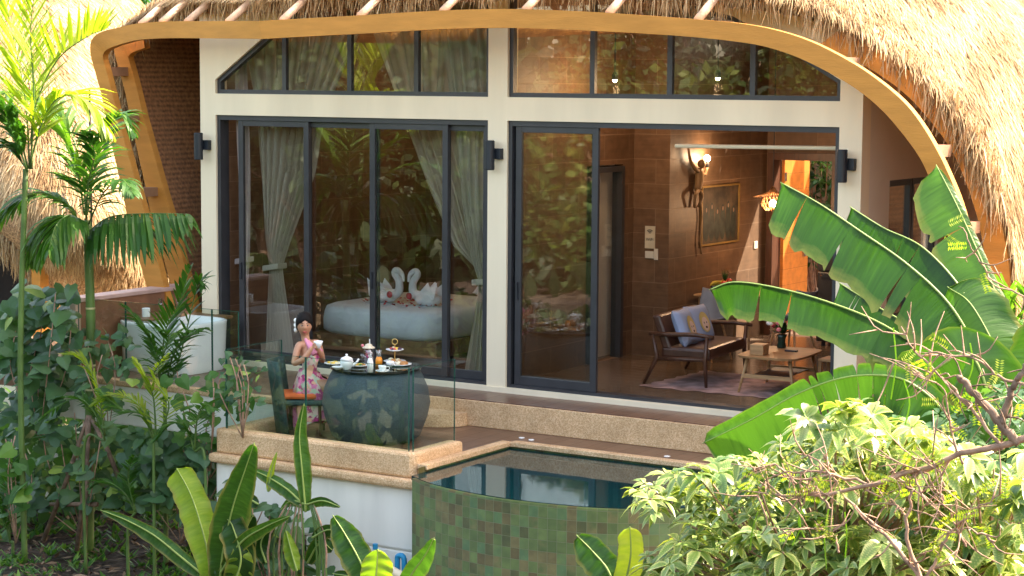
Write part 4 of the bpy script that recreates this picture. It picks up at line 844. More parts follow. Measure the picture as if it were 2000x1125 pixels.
MB().tube(spline([(x+.055*.85,y+.03,TZ+.04),(x+.10*.85,y+.055,TZ+.075),(x+.125*.85,y+.07,TZ+.115)], 8), [.02,.018,.015,.013,.012,.011,.010,.010], 8).build('spout', W_, t, smooth=True)
x, y = tp_(723, 727); t = empty('milk_bottle', (x, y, TZ), 'small clear bottle of white milk at the front of the table', 'bottle')
MB().lathe([(0,TZ),(.032,TZ+.001),(.033,TZ+.10),(.024,TZ+.135),(.020,TZ+.15),(0,TZ+.15)], x, y, 20).build('milk', P('milk', (.85,.84,.82), .25), t, smooth=True)
MB().lathe([(.021,TZ+.15),(.020,TZ+.178),(.024,TZ+.185),(.022,TZ+.186),(.018,TZ+.178),(.018,TZ+.152)], x, y, 20).build('bottle_neck', glass_mat('bottle_glass', (.9,.93,.92), 1.5, .1), t, smooth=True)
x, y = tp_(740, 716); t = empty('juice_carafe', (x, y, TZ), 'glass carafe of orange juice just right of the milk bottle', 'carafe')
MB().lathe([(0,TZ),(.036,TZ+.001),(.037,TZ+.07),(.026,TZ+.105),(0,TZ+.105)], x, y, 20).build('juice', P('orange_juice', (.80,.28,.02), .3), t, smooth=True)
MB().lathe([(.026,TZ+.105),(.024,TZ+.13),(.034,TZ+.175),(.032,TZ+.175),(.021,TZ+.13)], x, y, 20).build('carafe_neck', glass_mat('carafe_glass', (.9,.93,.92), 1.5, .1), t, smooth=True)
x, y = tp_(720, 705); t = empty('posy_jar', (x, y, TZ), 'pink flower filled glass jar with a pale lid behind the milk bottle', 'jar')
MB().lathe([(0,TZ),(.05,TZ+.001),(.055,TZ+.02),(.055,TZ+.12),(.045,TZ+.135)], x, y, 20).build('jar_glass', glass_mat('jar_glass', (.9,.85,.88), 1.5, .06), t, smooth=True)
for k in range(14):
    a = rg.uniform(0, 6.28); q = rg.uniform(0,.035); MB().sph((x+q*math.cos(a), y+q*math.sin(a), TZ+.03+.09*rg.random()), .02, n=8).build('blossom', (M['fl_p'], P('magenta_flower', (.55,.06,.25), .7), M['fl_w'])[k % 3], t, smooth=True)
MB().lathe([(0,TZ+.138),(.07,TZ+.14),(.068,TZ+.15),(.04,TZ+.165),(.035,TZ+.18),(.01,TZ+.19),(0,TZ+.19)], x, y, 24).build('lid', P('cream_lid', (.72,.62,.45), .5), t, smooth=True)
MB().tube([(x+.015,y,TZ+.185),(x+.02,y-.01,TZ+.24)], .006, 6).build('spoon', W_, t); MB().sph((x-.06, y-.03, TZ+.165), .018, n=8).build('blossom', M['fl_p'], t, smooth=True)
x, y = tp_(771, 708); t = empty('cake_stand', (x, y, TZ), 'two tier stand of fruit and pastries with a gold ring handle', 'cake stand')
MB().lathe(plate(x, y, .12), x, y, 28).build('lower_plate', W_, t, smooth=True); MB().lathe([(r, z+.125) for r, z in plate(x, y, .098)], x, y, 28).build('upper_plate', W_, t, smooth=True)
MB().tube([(x,y,TZ),(x,y,TZ+.20)], .006, 8).build('gold_stem', M['gold'], t)
MB().tube([(x+.03*math.cos(a)*.85, y+.03*math.cos(a)*.5, TZ+.225+.03*math.sin(a)) for a in np.linspace(0, 6.283, 20)], .005, 6, cap=False).build('gold_ring', M['gold'], t, smooth=True)
blobs(t, x, y, TZ+.012, .08, [M['food_b'], M['food_c'], M['food_b']], 8, .026, seed=5); blobs(t, x, y, TZ+.14, .062, [P('grape_dark', (.06,.02,.06), .3), M['food_c'], M['food_r'], M['food_y']], 12, .022, 'fruit', seed=6)
def cup(u, v, label, saucer=True, s=1.0):
    x, y = tp_(u, v); t = empty('tea_cup', (x, y, TZ), label, 'cup', 'white cups on the breakfast table')
    if saucer: MB().lathe([(r*1, z) for r, z in plate(x, y, .075)], x, y, 24).build('saucer', W_, t, smooth=True)
    MB().lathe([(0,TZ+.01),(.022*s,TZ+.011),(.040*s,TZ+.045),(.045*s,TZ+.072),(.042*s,TZ+.072),(.036*s,TZ+.045),(0,TZ+.02)], x, y, 24).build('cup_body', W_, t, smooth=True)
    MB().tube(spline([(x+.036*s,y+.02,TZ+.06),(x+.062*s,y+.035,TZ+.055),(x+.058*s,y+.033,TZ+.03),(x+.034*s,y+.02,TZ+.03)], 8), .004, 6).build('cup_handle', W_, t, smooth=True)
cup(747, 727, 'white cup on a saucer at the front right of the table'); cup(762, 719, 'white cup without saucer between juice carafe and pastry plate', False)
x, y = tp_(712, 704); MB().lathe([(0,TZ),(.03,TZ),(.042,TZ+.07),(.04,TZ+.07),(.0,TZ+.01)], x, y, 20).build('glass_tumbler', glass_mat('tumbler', (.92,.94,.93), 1.5, .1), None, smooth=True, label='clear tumbler between the fried food plate and the pink jar', cat='glass')

# chair under the woman
SR, SC_ = np.array([.848, .53, 0]), np.array([.53, -.848, 0])       # picture-right and towards-camera on the ground
WO = np.array([-1.075, -2.0, -.35])                                  # below her pelvis
def WP(r, c, z): return WO + SR*r + SC_*c + np.array([0, 0, z])
ch = empty('chair', WP(-.12, -.02, 0), 'dark teal tub chair with a slanted back and an orange seat cushion under the woman', 'chair')
M['teal'] = simple('teal_rattan', (.02,.055,.055), .5, bump=1, bscale=90, var=.3, vscale=40)
G = []
for z, f in ((.0,.0),(.2,.25),(.42,.5),(.6,.75),(.80,1)):
    G.append([WP(-.16-.10*f-.20*math.cos(a), .02+(.25-.04*(1-f))*math.sin(a), z) for a in np.linspace(-1.35, 1.35, 15)])
o_ = MB().grid(G).build('backrest', M['teal'], ch, smooth=True); md = o_.modifiers.new('s', 'SOLIDIFY'); md.thickness = .03
MB().obox(WP(-.08, .0, .36), SR*.50, SC_*.44, (0,0,.06)).build('seat', M['teal'], ch, bevel=.02); MB().obox(WP(-.12, .02, .425), SR*.42, SC_*.38, (0,0,.06)).build('seat_cushion', simple('orange_cushion', (.72,.14,.03), .8, bump=.3), ch, bevel=.03)
for r_ in (-.22, .12):
    for c1 in (-.17, .17): MB().tube([WP(r_, c1, .35), WP(r_*1.1, c1*1.05, 0)], [.02,.015], 8).build('leg', M['wood_dark'], ch)
# woman ------------------------------------------------------------------
M['skin'] = simple('tanned_skin', (.50,.25,.15), .45, var=.06, vscale=8, bump=.05)
M['hair'] = simple('black_hair', (.010,.008,.008), .65, spec=.15, bump=.5, bscale=60, var=.3, stretch=(1,1,.2))
woman = empty('person', WP(0, 0, 0), 'woman in a pink floral halter dress sitting at the table and holding a white cup', 'person')
def skin_mesh(name, verts, edges, rad, mat, parent, levels=2, root=0):
    me = bpy.data.meshes.new(name); off = np.array(parent.matrix_world.translation)
    me.from_pydata([tuple(np.array(v)-off) for v in verts], edges, []); me.update()
    o = bpy.data.objects.new(name, me); COL.objects.link(o); o.parent = parent
    md = o.modifiers.new('skin', 'SKIN'); md.use_smooth_shade = True
    for i, r in enumerate(rad): me.skin_vertices[0].data[i].radius = (r, r) if not isinstance(r, tuple) else r; me.skin_vertices[0].data[i].use_root = (i == root)
    s = o.modifiers.new('sub', 'SUBSURF'); s.levels = levels; s.render_levels = levels
    dg = bpy.context.evaluated_depsgraph_get(); me2 = bpy.data.meshes.new_from_object(o.evaluated_get(dg)); o.modifiers.clear(); o.data = me2
    me2.materials.clear(); me2.materials.append(mat); me2.polygons.foreach_set('use_smooth', np.ones(len(me2.polygons), dtype=bool))
    bpy.context.view_layer.update(); return o
v = {}; order = []; rad = []; E_ = []
def J(nm, r, c, z, rd, frm=None):
    v[nm] = len(order); order.append(WP(r, c, z)); rad.append(rd)
    if frm is not None: E_.append((v[frm], v[nm]))
J('pelvis', .0, 0, .56, (.125,.105)); J('waist', -.005, .0, .69, (.092,.078), 'pelvis'); J('ribs', .005, .0, .80, (.108,.088), 'waist'); J('chest', .0, .0, .90, (.115,.088), 'ribs'); J('necklow', -.035, .01, .995, (.060,.056), 'chest'); J('neck', -.048, .015, 1.055, (.050,.050), 'necklow'); J('headlow', -.052, .018, 1.14, (.050,.052), 'neck')
# shoulders: the torso is turned to the table, right shoulder nearer us
J('rsh', -.105, .09, .985, .045, 'chest'); J('relb', -.155, .17, .77, .036, 'rsh'); J('rfor', -.05, .24, .83, .031, 'relb'); J('rwr', .035, .24, .935, .024, 'rfor'); J('rpalm', .055, .235, .975, (.022,.032), 'rwr')
J('lsh', .075, -.13, .98, .043, 'chest'); J('lelb', .13, -.12, .76, .035, 'lsh'); J('lfor', .13, .03, .85, .029, 'lelb'); J('lwr', .10, .13, .925, .024, 'lfor'); J('lpalm', .085, .165, .965, (.022,.030), 'lwr')
J('rhip', .05, .075, .52, .095, 'pelvis'); J('rthigh', .20, .10, .52, .083, 'rhip'); J('rknee', .40, .12, .50, .062, 'rthigh'); J('rcalf', .40, .11, .28, .052, 'rknee'); J('rank', .36, .10, .07, .036, 'rcalf'); J('rheel', .35, .10, .035, .034, 'rank'); J('rtoe', .50, .13, .022, .026, 'rheel')
J('lhip', .05, -.075, .52, .095, 'pelvis'); J('lthigh', .20, -.08, .52, .083, 'lhip'); J('lknee', .41, -.07, .50, .062, 'lthigh'); J('lcalf', .37, -.08, .28, .050, 'lknee'); J('lank', .30, -.08, .07, .036, 'lcalf'); J('lheel', .28, -.08, .035, .034, 'lank'); J('ltoe', .43, -.06, .022, .026, 'lheel')
body = skin_mesh('body', order, E_, rad, M['skin'], woman)
# head turned to the camera, slightly right
HC = WP(-.052, .035, 1.185); hd = np.array([.18, .98]); hf = SR*.16+SC_*.985; hf = hf/np.linalg.norm(hf); hs = np.cross(hf, [0,0,1.]); hs /= np.linalg.norm(hs); hu = np.array([0,0,1.])
HS = 1.16
def HP(s, f, u_): return HC + (hs*s + hf*f + hu*u_)*HS
G = []
for i, t_ in enumerate(np.linspace(-1, 1, 27)):
    ring = []
    z = -.112*t_ if t_ < 0 else -.112*t_
    for a in np.linspace(0, 2*math.pi, 33)[:-1]:
        sx_, fx = math.sin(a), math.cos(a); rz = math.sqrt(max(0, 1-t_*t_))**.85
        wv = .070*rz; df = .088*rz
        if t_ > .25: k = (t_-.25)/.75; wv *= 1-.30*k; df *= (1-.10*k if fx > 0 else 1-.55*k)
        s, f, zz_ = wv*sx_, df*fx, z
        if fx > 0:
            front = max(0, fx)**2; cent = math.exp(-(sx_/.22)**2)
            nose = math.exp(-((t_-.22)/.13)**2)*.016*cent + math.exp(-((t_-.02)/.16)**2)*.007*cent
            brow = math.exp(-((t_+.10)/.09)**2)*.004
            eye = -math.exp(-((t_-.02)/.07)**2)*(math.exp(-((abs(sx_)-.36)/.14)**2))*.008
            lip = math.exp(-((t_-.50)/.05)**2)*math.exp(-(sx_/.22)**2)*.006+math.exp(-((t_-.60)/.05)**2)*math.exp(-(sx_/.20)**2)*.006
            chin = math.exp(-((t_-.85)/.12)**2)*math.exp(-(sx_/.35)**2)*.010
            chk = math.exp(-((t_-.28)/.2)**2)*math.exp(-((abs(sx_)-.6)/.2)**2)*.004
            f += (nose+brow+eye+lip+chin+chk)*front
        ring.append(HP(s, f, zz_))
    G.append(ring)
hm = MB(); hm.grid(G, closed=True); hm.build('head', M['skin'], woman, smooth=True)
hob = [o for o in woman.children if o.name.startswith('head')][0]
for s in (-1, 1): MB().sph(HP(s*.068, -.005, -.01), .019, (.5,.8,1.3), 10).build('ear', M['skin'], hob, smooth=True)
M['eye'] = P('eye_dark', (.01,.006,.005), .2); M['lips'] = P('lips', (.38,.07,.06), .4); M['eyew'] = P('eye_white', (.6,.55,.5), .3)
for s in (-1, 1):
    MB().sph(HP(s*.0265, .0745, -.002), .0135, (1,1,.5), 10).build('eye', M['eyew'], hob, smooth=True); MB().sph(HP(s*.0265, .080, -.002), .0095, (1,1,.8), 8).build('iris', M['eye'], hob, smooth=True)
    MB().tube([HP(s*.012,.086,.018), HP(s*.027,.087,.024), HP(s*.043,.076,.018)], [.004,.0045,.002], 6).build('eyebrow', M['hair'], hob)
MB().tube([HP(-.022,.083,-.062), HP(-.008,.094,-.058), HP(0,.094,-.060), HP(.008,.094,-.058), HP(.022,.083,-.062)], [.003,.006,.005,.006,.003], 7).build('lips', M['lips'], hob, smooth=True)
MB().tube([HP(-.018,.084,-.068), HP(0,.093,-.070), HP(.018,.084,-.068)], [.002,.005,.002], 7).build('lips', M['lips'], hob, smooth=True)
# hair: smooth cap swept back into a low bun
G = []
for t_ in np.linspace(-1, .55, 16):
    ring = []
    for a in np.linspace(0, 2*math.pi, 33)[:-1]:
        sx_, fx = math.sin(a), math.cos(a); rz = math.sqrt(max(0, 1-t_*t_))**.85
        lim = -.40 + .42*abs(sx_)             # hairline height at the front
        wv, df = .081*rz, .102*rz
        pt = HP(wv*sx_, df*fx-.006, -.112*t_+.008)
        if fx > .05 and t_ > lim: 
            k = min(1, (t_-lim)*2.2); pt = HP(wv*sx_*(1-.10*k), (df*fx-.006)*(1-k*.62)-.0, -.112*t_+.008)
        ring.append(pt)
    G.append(ring)
MB().grid(G, closed=True).build('hair', M['hair'], woman, smooth=True)
MB().sph(HP(.02, -.115, -.045), .062, (1,1,.95), 14).build('hair_bun', M['hair'], woman, smooth=True)
M['flw'] = P('white_hair_flower', (.85,.83,.80), .8)
for k in range(6):
    a = k*1.05; MB().sph(HP(.075, -.055-.03*math.cos(a), -.015+.05*math.sin(a)), .026, (.9,1,1), 8).build('hair_flower', M['flw'], woman, smooth=True)
# fingers round the cup
cupc = WP(.115, .225, .985)
for (side, base) in ((1, WP(.055, .235, .975)), (-1, WP(.085, .165, .965))):
    for k in range(4):
        z = .022-.014*k; ln = (1, 1.08, 1.0, .82)[k]
        p0 = base+np.array([0,0,z*.8]); p1 = base+SR*.030*ln+SC_*(.022*side)+np.array([0,0,z+.012]); p2 = base+SR*.052*ln+SC_*(.014*side)+np.array([0,0,z+.010]); p3 = cupc+SC_*(.030*side)+SR*(-.005)+np.array([0,0,z])
        skin_mesh('finger', [p0,p1,p2,p3], [(0,1),(1,2),(2,3)], [.0095,.009,.0082,.007], M['skin'], body, 1)
    skin_mesh('thumb', [base+np.array([0,0,-.005]), base+SR*.02+np.array([0,0,.03]), cupc+SC_*(.012*side)-SR*.03+np.array([0,0,.035])], [(0,1),(1,2)], [.011,.010,.008], M['skin'], body, 1)
tc = empty('held_cup', cupc, 'white tea cup held up in both hands by the woman', 'cup')
MB().lathe([(0,cupc[2]-.03),(.022,cupc[2]-.03),(.040,cupc[2]+.01),(.052,cupc[2]+.045),(.049,cupc[2]+.045),(.036,cupc[2]+.01),(0,cupc[2]-.02)], cupc[0], cupc[1], 24).build('cup_body', W_, tc, smooth=True)
# dress
def floral():
    m, nt, b, o = newmat('floral_fabric'); L = nt.links
    g = N(nt, 'ShaderNodeNewGeometry'); cols = [(.80,.74,.66)]; prev = None
    base = N(nt, 'ShaderNodeRGB'); base.outputs[0].default_value = (.80,.58,.52,1); prev = base.outputs[0]
    for sc_, thr, col, off in ((8,.50,(.78,.22,.40),0),(10,.55,(.50,.62,.45),5),(13,.57,(.48,.04,.20),11),(7,.56,(.84,.45,.30),17)):
        mp = N(nt, 'ShaderNodeMapping'); mp.inputs['Location'].default_value = (off,off*.7,off*.3); L.new(g.outputs['Position'], mp.inputs[0])
        nz = N(nt, 'ShaderNodeTexNoise'); nz.inputs['Scale'].default_value = sc_; nz.inputs['Detail'].default_value = 2; L.new(mp.outputs[0], nz.inputs[0])
        cr = N(nt, 'ShaderNodeValToRGB'); cr.color_ramp.elements[0].position = thr-.02; cr.color_ramp.elements[1].position = thr+.03; L.new(nz.outputs[0], cr.inputs[0])
        mx = N(nt, 'ShaderNodeMix', data_type='RGBA'); L.new(cr.outputs[0], mx.inputs[0]); L.new(prev, mx.inputs[6]); mx.inputs[7].default_value = (*col, 1); prev = mx.outputs[2]
    L.new(prev, b.inputs['Base Color']); b.inputs['Roughness'].default_value = .85; return m
M['floral'] = floral(); M['pinksat'] = simple('pink_halter', (.78,.30,.45), .6, var=.08)
# bodice: a shell over the chest, open at the shoulders
bd = skin_mesh('bodice', [WP(.0,0,.60), WP(-.004,.0,.69), WP(.008,.012,.79), WP(.012,.015,.875), WP(.07,.075,.86), WP(.09,-.03,.865)], [(0,1),(1,2),(2,3),(3,4),(3,5)], [(.128,.112),(.100,.086),(.117,.098),(.112,.085),.062,.062], M['floral'], woman)
for (s, r0, c0) in ((0, .08, .13), (1, .12, -.02)):
    MB().tube(spline([WP(r0-.01, c0, .88), WP(.0-.02*0+.02*s, .085-.03*s, .965), WP(-.045, .045-.02*s, 1.035), WP(-.075, -.02, 1.045)], 10), [.040,.036,.030,.026,.022,.020,.018,.016,.014,.012], 8).build('halter_strap', M['pinksat'], bd, smooth=True)
MB().lathe([(.112,0),(.118,.02),(.112,.045)], 0, 0, 24).build('belt', M['floral'], bd) if False else None
# skirt draped over the thighs, falling beside the stool
G = []; n = 72
for i, t_ in enumerate(np.linspace(0, 1, 18)):
    z = .70-.62*t_; ring = []
    fr_ = min(1, t_/.30)
    for a in np.linspace(0, 2*math.pi, n+1)[:-1]:
        rx = .112+.06*fr_; cxr = .0
        if math.cos(a) > 0: rx += .26*min(1, max(0, (t_-.12)/.2))*math.cos(a)
        ry = .098+.075*fr_
        fold = 1+.07*fr_*math.sin(a*11+3*t_)+.035*fr_*math.sin(a*23)
        ring.append(WP((cxr+rx*math.cos(a))*fold, ry*math.sin(a)*fold+.01, z - (.0 if math.cos(a) < 0 else .04*math.cos(a)*(1-t_)) + .10*t_*max(0, math.cos(a-.5))))
    G.append(ring)
MB().grid(G, closed=True).build('skirt', M['floral'], woman, smooth=True)

# ================================================================ PLANTS
LF = {}
def leafm(key, stops, rough=.4, tr=.4, tcol=(1.5,1.7,.45), ns=4, na=.18, spec=.4): LF[key] = attr_mat(key, stops, rough, tr, tcol, spec, ns, na); return LF[key]
leafm('banana_green', [(0,(.012,.045,.006)),(.5,(.028,.085,.011)),(1,(.07,.17,.025))], .36, .34, ns=2)
leafm('banana_yellow', [(0,(.14,.25,.02)),(.5,(.25,.38,.04)),(1,(.42,.48,.07))], .4, .5, ns=2)
leafm('palm_green', [(0,(.02,.075,.012)),(.5,(.05,.14,.02)),(1,(.13,.24,.035))], .42, .4, ns=3)
leafm('palm_gold', [(0,(.10,.18,.02)),(.5,(.24,.32,.03)),(1,(.42,.45,.06))], .42, .5, ns=3)
leafm('vine_green', [(0,(.028,.075,.03)),(.5,(.07,.15,.06)),(.85,(.13,.23,.08)),(1,(.28,.38,.07))], .38, .3, ns=3)
leafm('fresh_green', [(0,(.03,.10,.015)),(.5,(.07,.18,.03)),(1,(.18,.30,.05))], .45, .4, ns=3)
M['midrib'] = simple('leaf_midrib', (.24,.33,.08), .5); M['midrib_pale'] = simple('pale_midrib', (.62,.55,.30), .5)
M['bark'] = simple('grey_brown_bark', (.20,.13,.09), .85, bump=1, bscale=25, var=.4, vscale=9); M['green_trunk'] = simple('green_palm_trunk', (.09,.16,.035), .5, bump=.2, var=.3, vscale=3); M['twig'] = simple('dry_twig', (.36,.22,.15), .85, bump=.6, bscale=40, var=.3, vscale=12)
def striped(key):
    m = LF[key]; nt = m.node_tree; L = nt.links; b = nt.nodes['Principled BSDF']; tc = N(nt, 'ShaderNodeTexCoord'); mp = N(nt, 'ShaderNodeMapping'); mp.inputs['Scale'].default_value = (38, 1.2, 1); L.new(tc.outputs['UV'], mp.inputs[0])
    nz = N(nt, 'ShaderNodeTexNoise'); nz.inputs['Scale'].default_value = 1; nz.inputs['Detail'].default_value = 4; L.new(mp.outputs[0], nz.inputs[0])
    bp = N(nt, 'ShaderNodeBump'); bp.inputs['Strength'].default_value = .55; bp.inputs['Distance'].default_value = .012; L.new(nz.outputs[0], bp.inputs['Height']); L.new(bp.outputs[0], b.inputs['Normal'])
    cr = [n for n in nt.nodes if n.type == 'VALTORGB'][0]; src = cr.inputs[0].links[0].from_socket
    ma = N(nt, 'ShaderNodeMath', operation='MULTIPLY_ADD'); L.new(nz.outputs[0], ma.inputs[0]); ma.inputs[1].default_value = .9; sb = N(nt, 'ShaderNodeMath', operation='SUBTRACT'); L.new(src, sb.inputs[0]); sb.inputs[1].default_value = .45; L.new(sb.outputs[0], ma.inputs[2]); L.new(ma.outputs[0], cr.inputs[0])
striped('banana_green'); striped('banana_yellow')
def margins(key):
    m = LF[key]; nt = m.node_tree; L = nt.links; b = nt.nodes['Principled BSDF']; src = b.inputs['Base Color'].links[0].from_socket; tc = N(nt, 'ShaderNodeTexCoord'); sp = N(nt, 'ShaderNodeSeparateXYZ'); L.new(tc.outputs['UV'], sp.inputs[0]); ab = N(nt, 'ShaderNodeMath', operation='ABSOLUTE'); L.new(sp.outputs[1], ab.inputs[0])
    nz = N(nt, 'ShaderNodeTexNoise'); nz.inputs['Scale'].default_value = 7; nz.inputs['Detail'].default_value = 6; L.new(tc.outputs['UV'], nz.inputs[0]); ma = N(nt, 'ShaderNodeMath', operation='MULTIPLY_ADD'); L.new(nz.outputs[0], ma.inputs[0]); ma.inputs[1].default_value = .35; L.new(ab.outputs[0], ma.inputs[2])
    cr = N(nt, 'ShaderNodeValToRGB'); cr.color_ramp.elements[0].position = .70*1.15; cr.color_ramp.elements[1].position = 1.0; mp = N(nt, 'ShaderNodeMath', operation='DIVIDE'); L.new(ma.outputs[0], mp.inputs[0]); mp.inputs[1].default_value = 1.19; L.new(mp.outputs[0], cr.inputs[0])
    mx = N(nt, 'ShaderNodeMix', data_type='RGBA'); L.new(cr.outputs[0], mx.inputs[0]); L.new(src, mx.inputs[6]); mx.inputs[7].default_value = (.30,.26,.06,1); L.new(mx.outputs[2], b.inputs['Base Color'])
margins('banana_green'); margins('banana_yellow')
def banana_leaf(mb, mid, wl, wr, droop=(.9,.9), facing=None, n=44, blunt=(.08,.12), rag=.05, c=.5, tears=5, seed=0, rib=None, ribr=.012, wob=.02):
    """blade along the midrib curve; wl/wr half widths left and right; droop = how far each half folds down"""
    rg_ = np.random.default_rng(seed); Pm = spline(mid, n); T = np.gradient(Pm, axis=0); T /= np.linalg.norm(T, axis=1)[:, None]
    vw = np.array(facing if facing is not None else -fw, float); S_ = np.cross(T, vw); S_ /= np.linalg.norm(S_, axis=1)[:, None]+1e-9
    Nn = np.cross(S_, T); k = 7; s = np.linspace(0, 1, n)
    prof = np.clip(np.minimum(s/blunt[0]*.8+.2 if blunt[0] > 0 else 1, (1-s)/max(blunt[1], 1e-3)), 0, 1)**.5*(1-.10*np.abs(s-.45)*2)
    torn = sorted(rg_.choice(np.arange(4, n-4), size=tears, replace=False)) if tears else []
    if not hasattr(mb, 'uvl'): mb.uvl = []
    for side, w_, dr in ((1, wl, droop[0]), (-1, wr, droop[1])):
        if w_ <= 0: continue
        rows = []
        ph = rg_.uniform(0, 6)
        for i in range(n):
            row = []
            for j in range(k):
                f = j/(k-1); ww = w_*prof[i]*(1+rag*math.sin(i*.9+ph)*f+rag*.6*rg_.normal()*(f > .9))
                a = dr*f*1.1
                d = S_[i]*side*ww*(math.sin(a)/a if a > 1e-3 else 1)*f - Nn[i]*0
                down = np.array([0, 0, -1])*ww*f*(1-math.cos(a))/(a if a > 1e-3 else 1)*1.6
                row.append(Pm[i]+d+down+Nn[i]*(wob*math.sin(i*.7+ph+side)*f*w_*3 - .25*w_*f*(1-f)))
            rows.append(row)
        cuts = [0]+torn+[n-1]
        for a, b_ in zip(cuts[:-1], cuts[1:]):
            blk = [list(r) for r in rows[a:b_+1]]
            sh = rg_.normal(0, .2)*w_*.4 if tears else 0
            for q, r in enumerate(blk):
                for j in range(k): r[j] = r[j]+(T[min(a+q, n-1)]*(.02*(1 if q == 0 else -1 if q == len(blk)-1 else 0)) + Nn[min(a+q, n-1)]*sh*.35)*(j/(k-1))**1.5
            mb.grid(np.array(blk), float(np.clip(c+rg_.normal(0, .12), 0, 1))); mb.uvl += [((a+q)/n*np.linalg.norm(Pm[0]-Pm[-1]), j/(k-1)*side) for q in range(len(blk)) for j in range(k)]
    if rib is not None: rib.tube(Pm + Nn*.004, np.linspace(ribr, ribr*.3, n), 6)
def px(pts, Y, dY=0): 
    m = len(pts); return [at(u, v, Y+dY*i/(m-1)) for i, (u, v) in enumerate(pts)]
def plant(name, base, label, cat, group=None): return empty(name, base, label, cat, group)
def banana_plant(base, leaves, label, stem=None, name='banana_plant', group='banana plants around the villa'):
    t = plant(name, base, label, 'banana plant', group)
    for q in leaves:
        mb, rb = MB(), MB(); m_ = q.pop('mat', 'banana_green'); mid = q.pop('mid'); banana_leaf(mb, mid, rib=rb, **q)
        lo = mb.build('leaf', LF[m_], t, smooth=True, uvs=mb.uvl); rb.build('midrib', M['midrib'], lo, smooth=True)
    if stem is not None: MB().tube(spline(stem[0], 12), np.linspace(stem[1], stem[1]*.6, 12), 10).build('stem', LF['banana_green'] if len(stem) < 3 else stem[2], t, smooth=True)
    return t
# big banana at the right
YB = -4.5
b0 = at(1985, 1000, YB)
Ls = [dict(mid=px([(1975,830),(1905,680),(1850,590),(1770,515),(1680,452),(1600,398),(1524,356)], YB, -.3), wl=.05, wr=.335, droop=(1.5,.35), c=.45, seed=1, tears=4, blunt=(.3,.03)),
      dict(mid=px([(1960,900),(1900,760),(1830,702),(1720,632),(1620,591),(1520,563),(1435,551),(1385,566)], YB, -.5), wl=.05, wr=.225, droop=(1.5,.4), c=.35, seed=2, tears=6, blunt=(.3,.04)),
      dict(mid=px([(1985,800),(1955,740),(1915,640),(1870,555),(1800,482),(1725,445),(1660,404)], YB+.4, .2), wl=.05, wr=.33, droop=(1.5,.35), c=.3, seed=3, tears=6, blunt=(.3,.05)),
      dict(mid=px([(2010,780),(1985,665),(1940,562),(1905,482),(1868,400),(1828,322)], YB+.7, .2), wl=.08, wr=.32, droop=(.8,.2), c=.85, seed=4, tears=1, blunt=(.35,.10), mat='banana_green'),
      dict(mid=px([(1900,880),(1850,812),(1800,762),(1740,735),(1650,737),(1560,768),(1470,818),(1372,866)], YB-.6, -.6), wl=.10, wr=.34, droop=(.2,.5), c=.8, seed=5, tears=8, blunt=(.25,.05)),
      dict(mid=px([(1900,760),(1850,700),(1790,645),(1715,600),(1638,552)], YB+1.1, .1), wl=.05, wr=.36, droop=(1.4,.4), c=.2, seed=6, tears=5, blunt=(.3,.05)),
      dict(mid=px([(1960,900),(1905,705),(1830,720),(1760,800),(1700,900)], YB-.4, -.3), wl=.38, wr=.30, droop=(.5,.6), c=.9, seed=7, tears=6, blunt=(.2,.1)),
      dict(mid=px([(1975,960),(1990,850),(1960,720),(1900,600),(1850,560)], YB+.1, .2), wl=.36, wr=.30, droop=(.5,.5), c=.7, seed=8, tears=6, blunt=(.2,.1)),
      dict(mid=px([(1980,900),(2010,760),(2060,640),(2120,580)], YB, .2), wl=.3, wr=.3, droop=(.5,.5), c=.6, seed=9, tears=4)]
gb = at(1990, 1300, YB); gb[2] = -2.1
banana_plant(gb, Ls, 'large banana plant with long torn leaves sweeping across the right of the villa', stem=([gb, at(1985, 1000, YB), at(1975, 830, YB)], .13))
# young banana plants in front of the balcony
YA = -4.3; ga = at(425, 1150, YA); ga[2] = min(ga[2], -1.9)
Lk = lambda pts, w1, w2=None, **k: dict(mid=px(pts, k.pop('Y', YA), k.pop('dY', 0)), wl=w1, wr=w2 or w1, **{**dict(droop=(.25,.25), tears=0, rag=.025, blunt=(.25,.22)), **k})
banana_plant(ga, [Lk([(412,1140),(405,1075),(388,1010),(370,960),(345,914)], .165, blunt=(.35,.05), c=.45, mat='banana_yellow', seed=1),
                  Lk([(428,1150),(436,1075),(455,990),(478,920),(497,864)], .18, c=.45, blunt=(.3,.5), seed=2),
                  Lk([(405,1130),(350,1085),(300,1045),(245,1015),(196,996)], .085, c=.7, seed=3, blunt=(.2,.5)),
                  Lk([(430,1120),(470,1060),(520,1028),(566,1008)], .07, c=.5, seed=4, blunt=(.2,.5)),
                  Lk([(440,1190),(462,1130),(470,1090),(464,1060)], .14, c=.3, mat='banana_yellow', seed=5, blunt=(.4,.4)),
                  Lk([(412,1190),(404,1130),(396,1090)], .07, c=.3, mat='banana_yellow', seed=6, blunt=(.4,.4)),
                  Lk([(435,1180),(470,1100),(455,1030),(440,1010)], .15, c=.2, seed=7)],
             'young banana plant with pale yellow green leaf and dark upright leaf below balcony', stem=([ga, at(420, 1110, YA)], .05))
YH = -3.6; gh = at(600, 1180, YH); gh[2] = -2.05
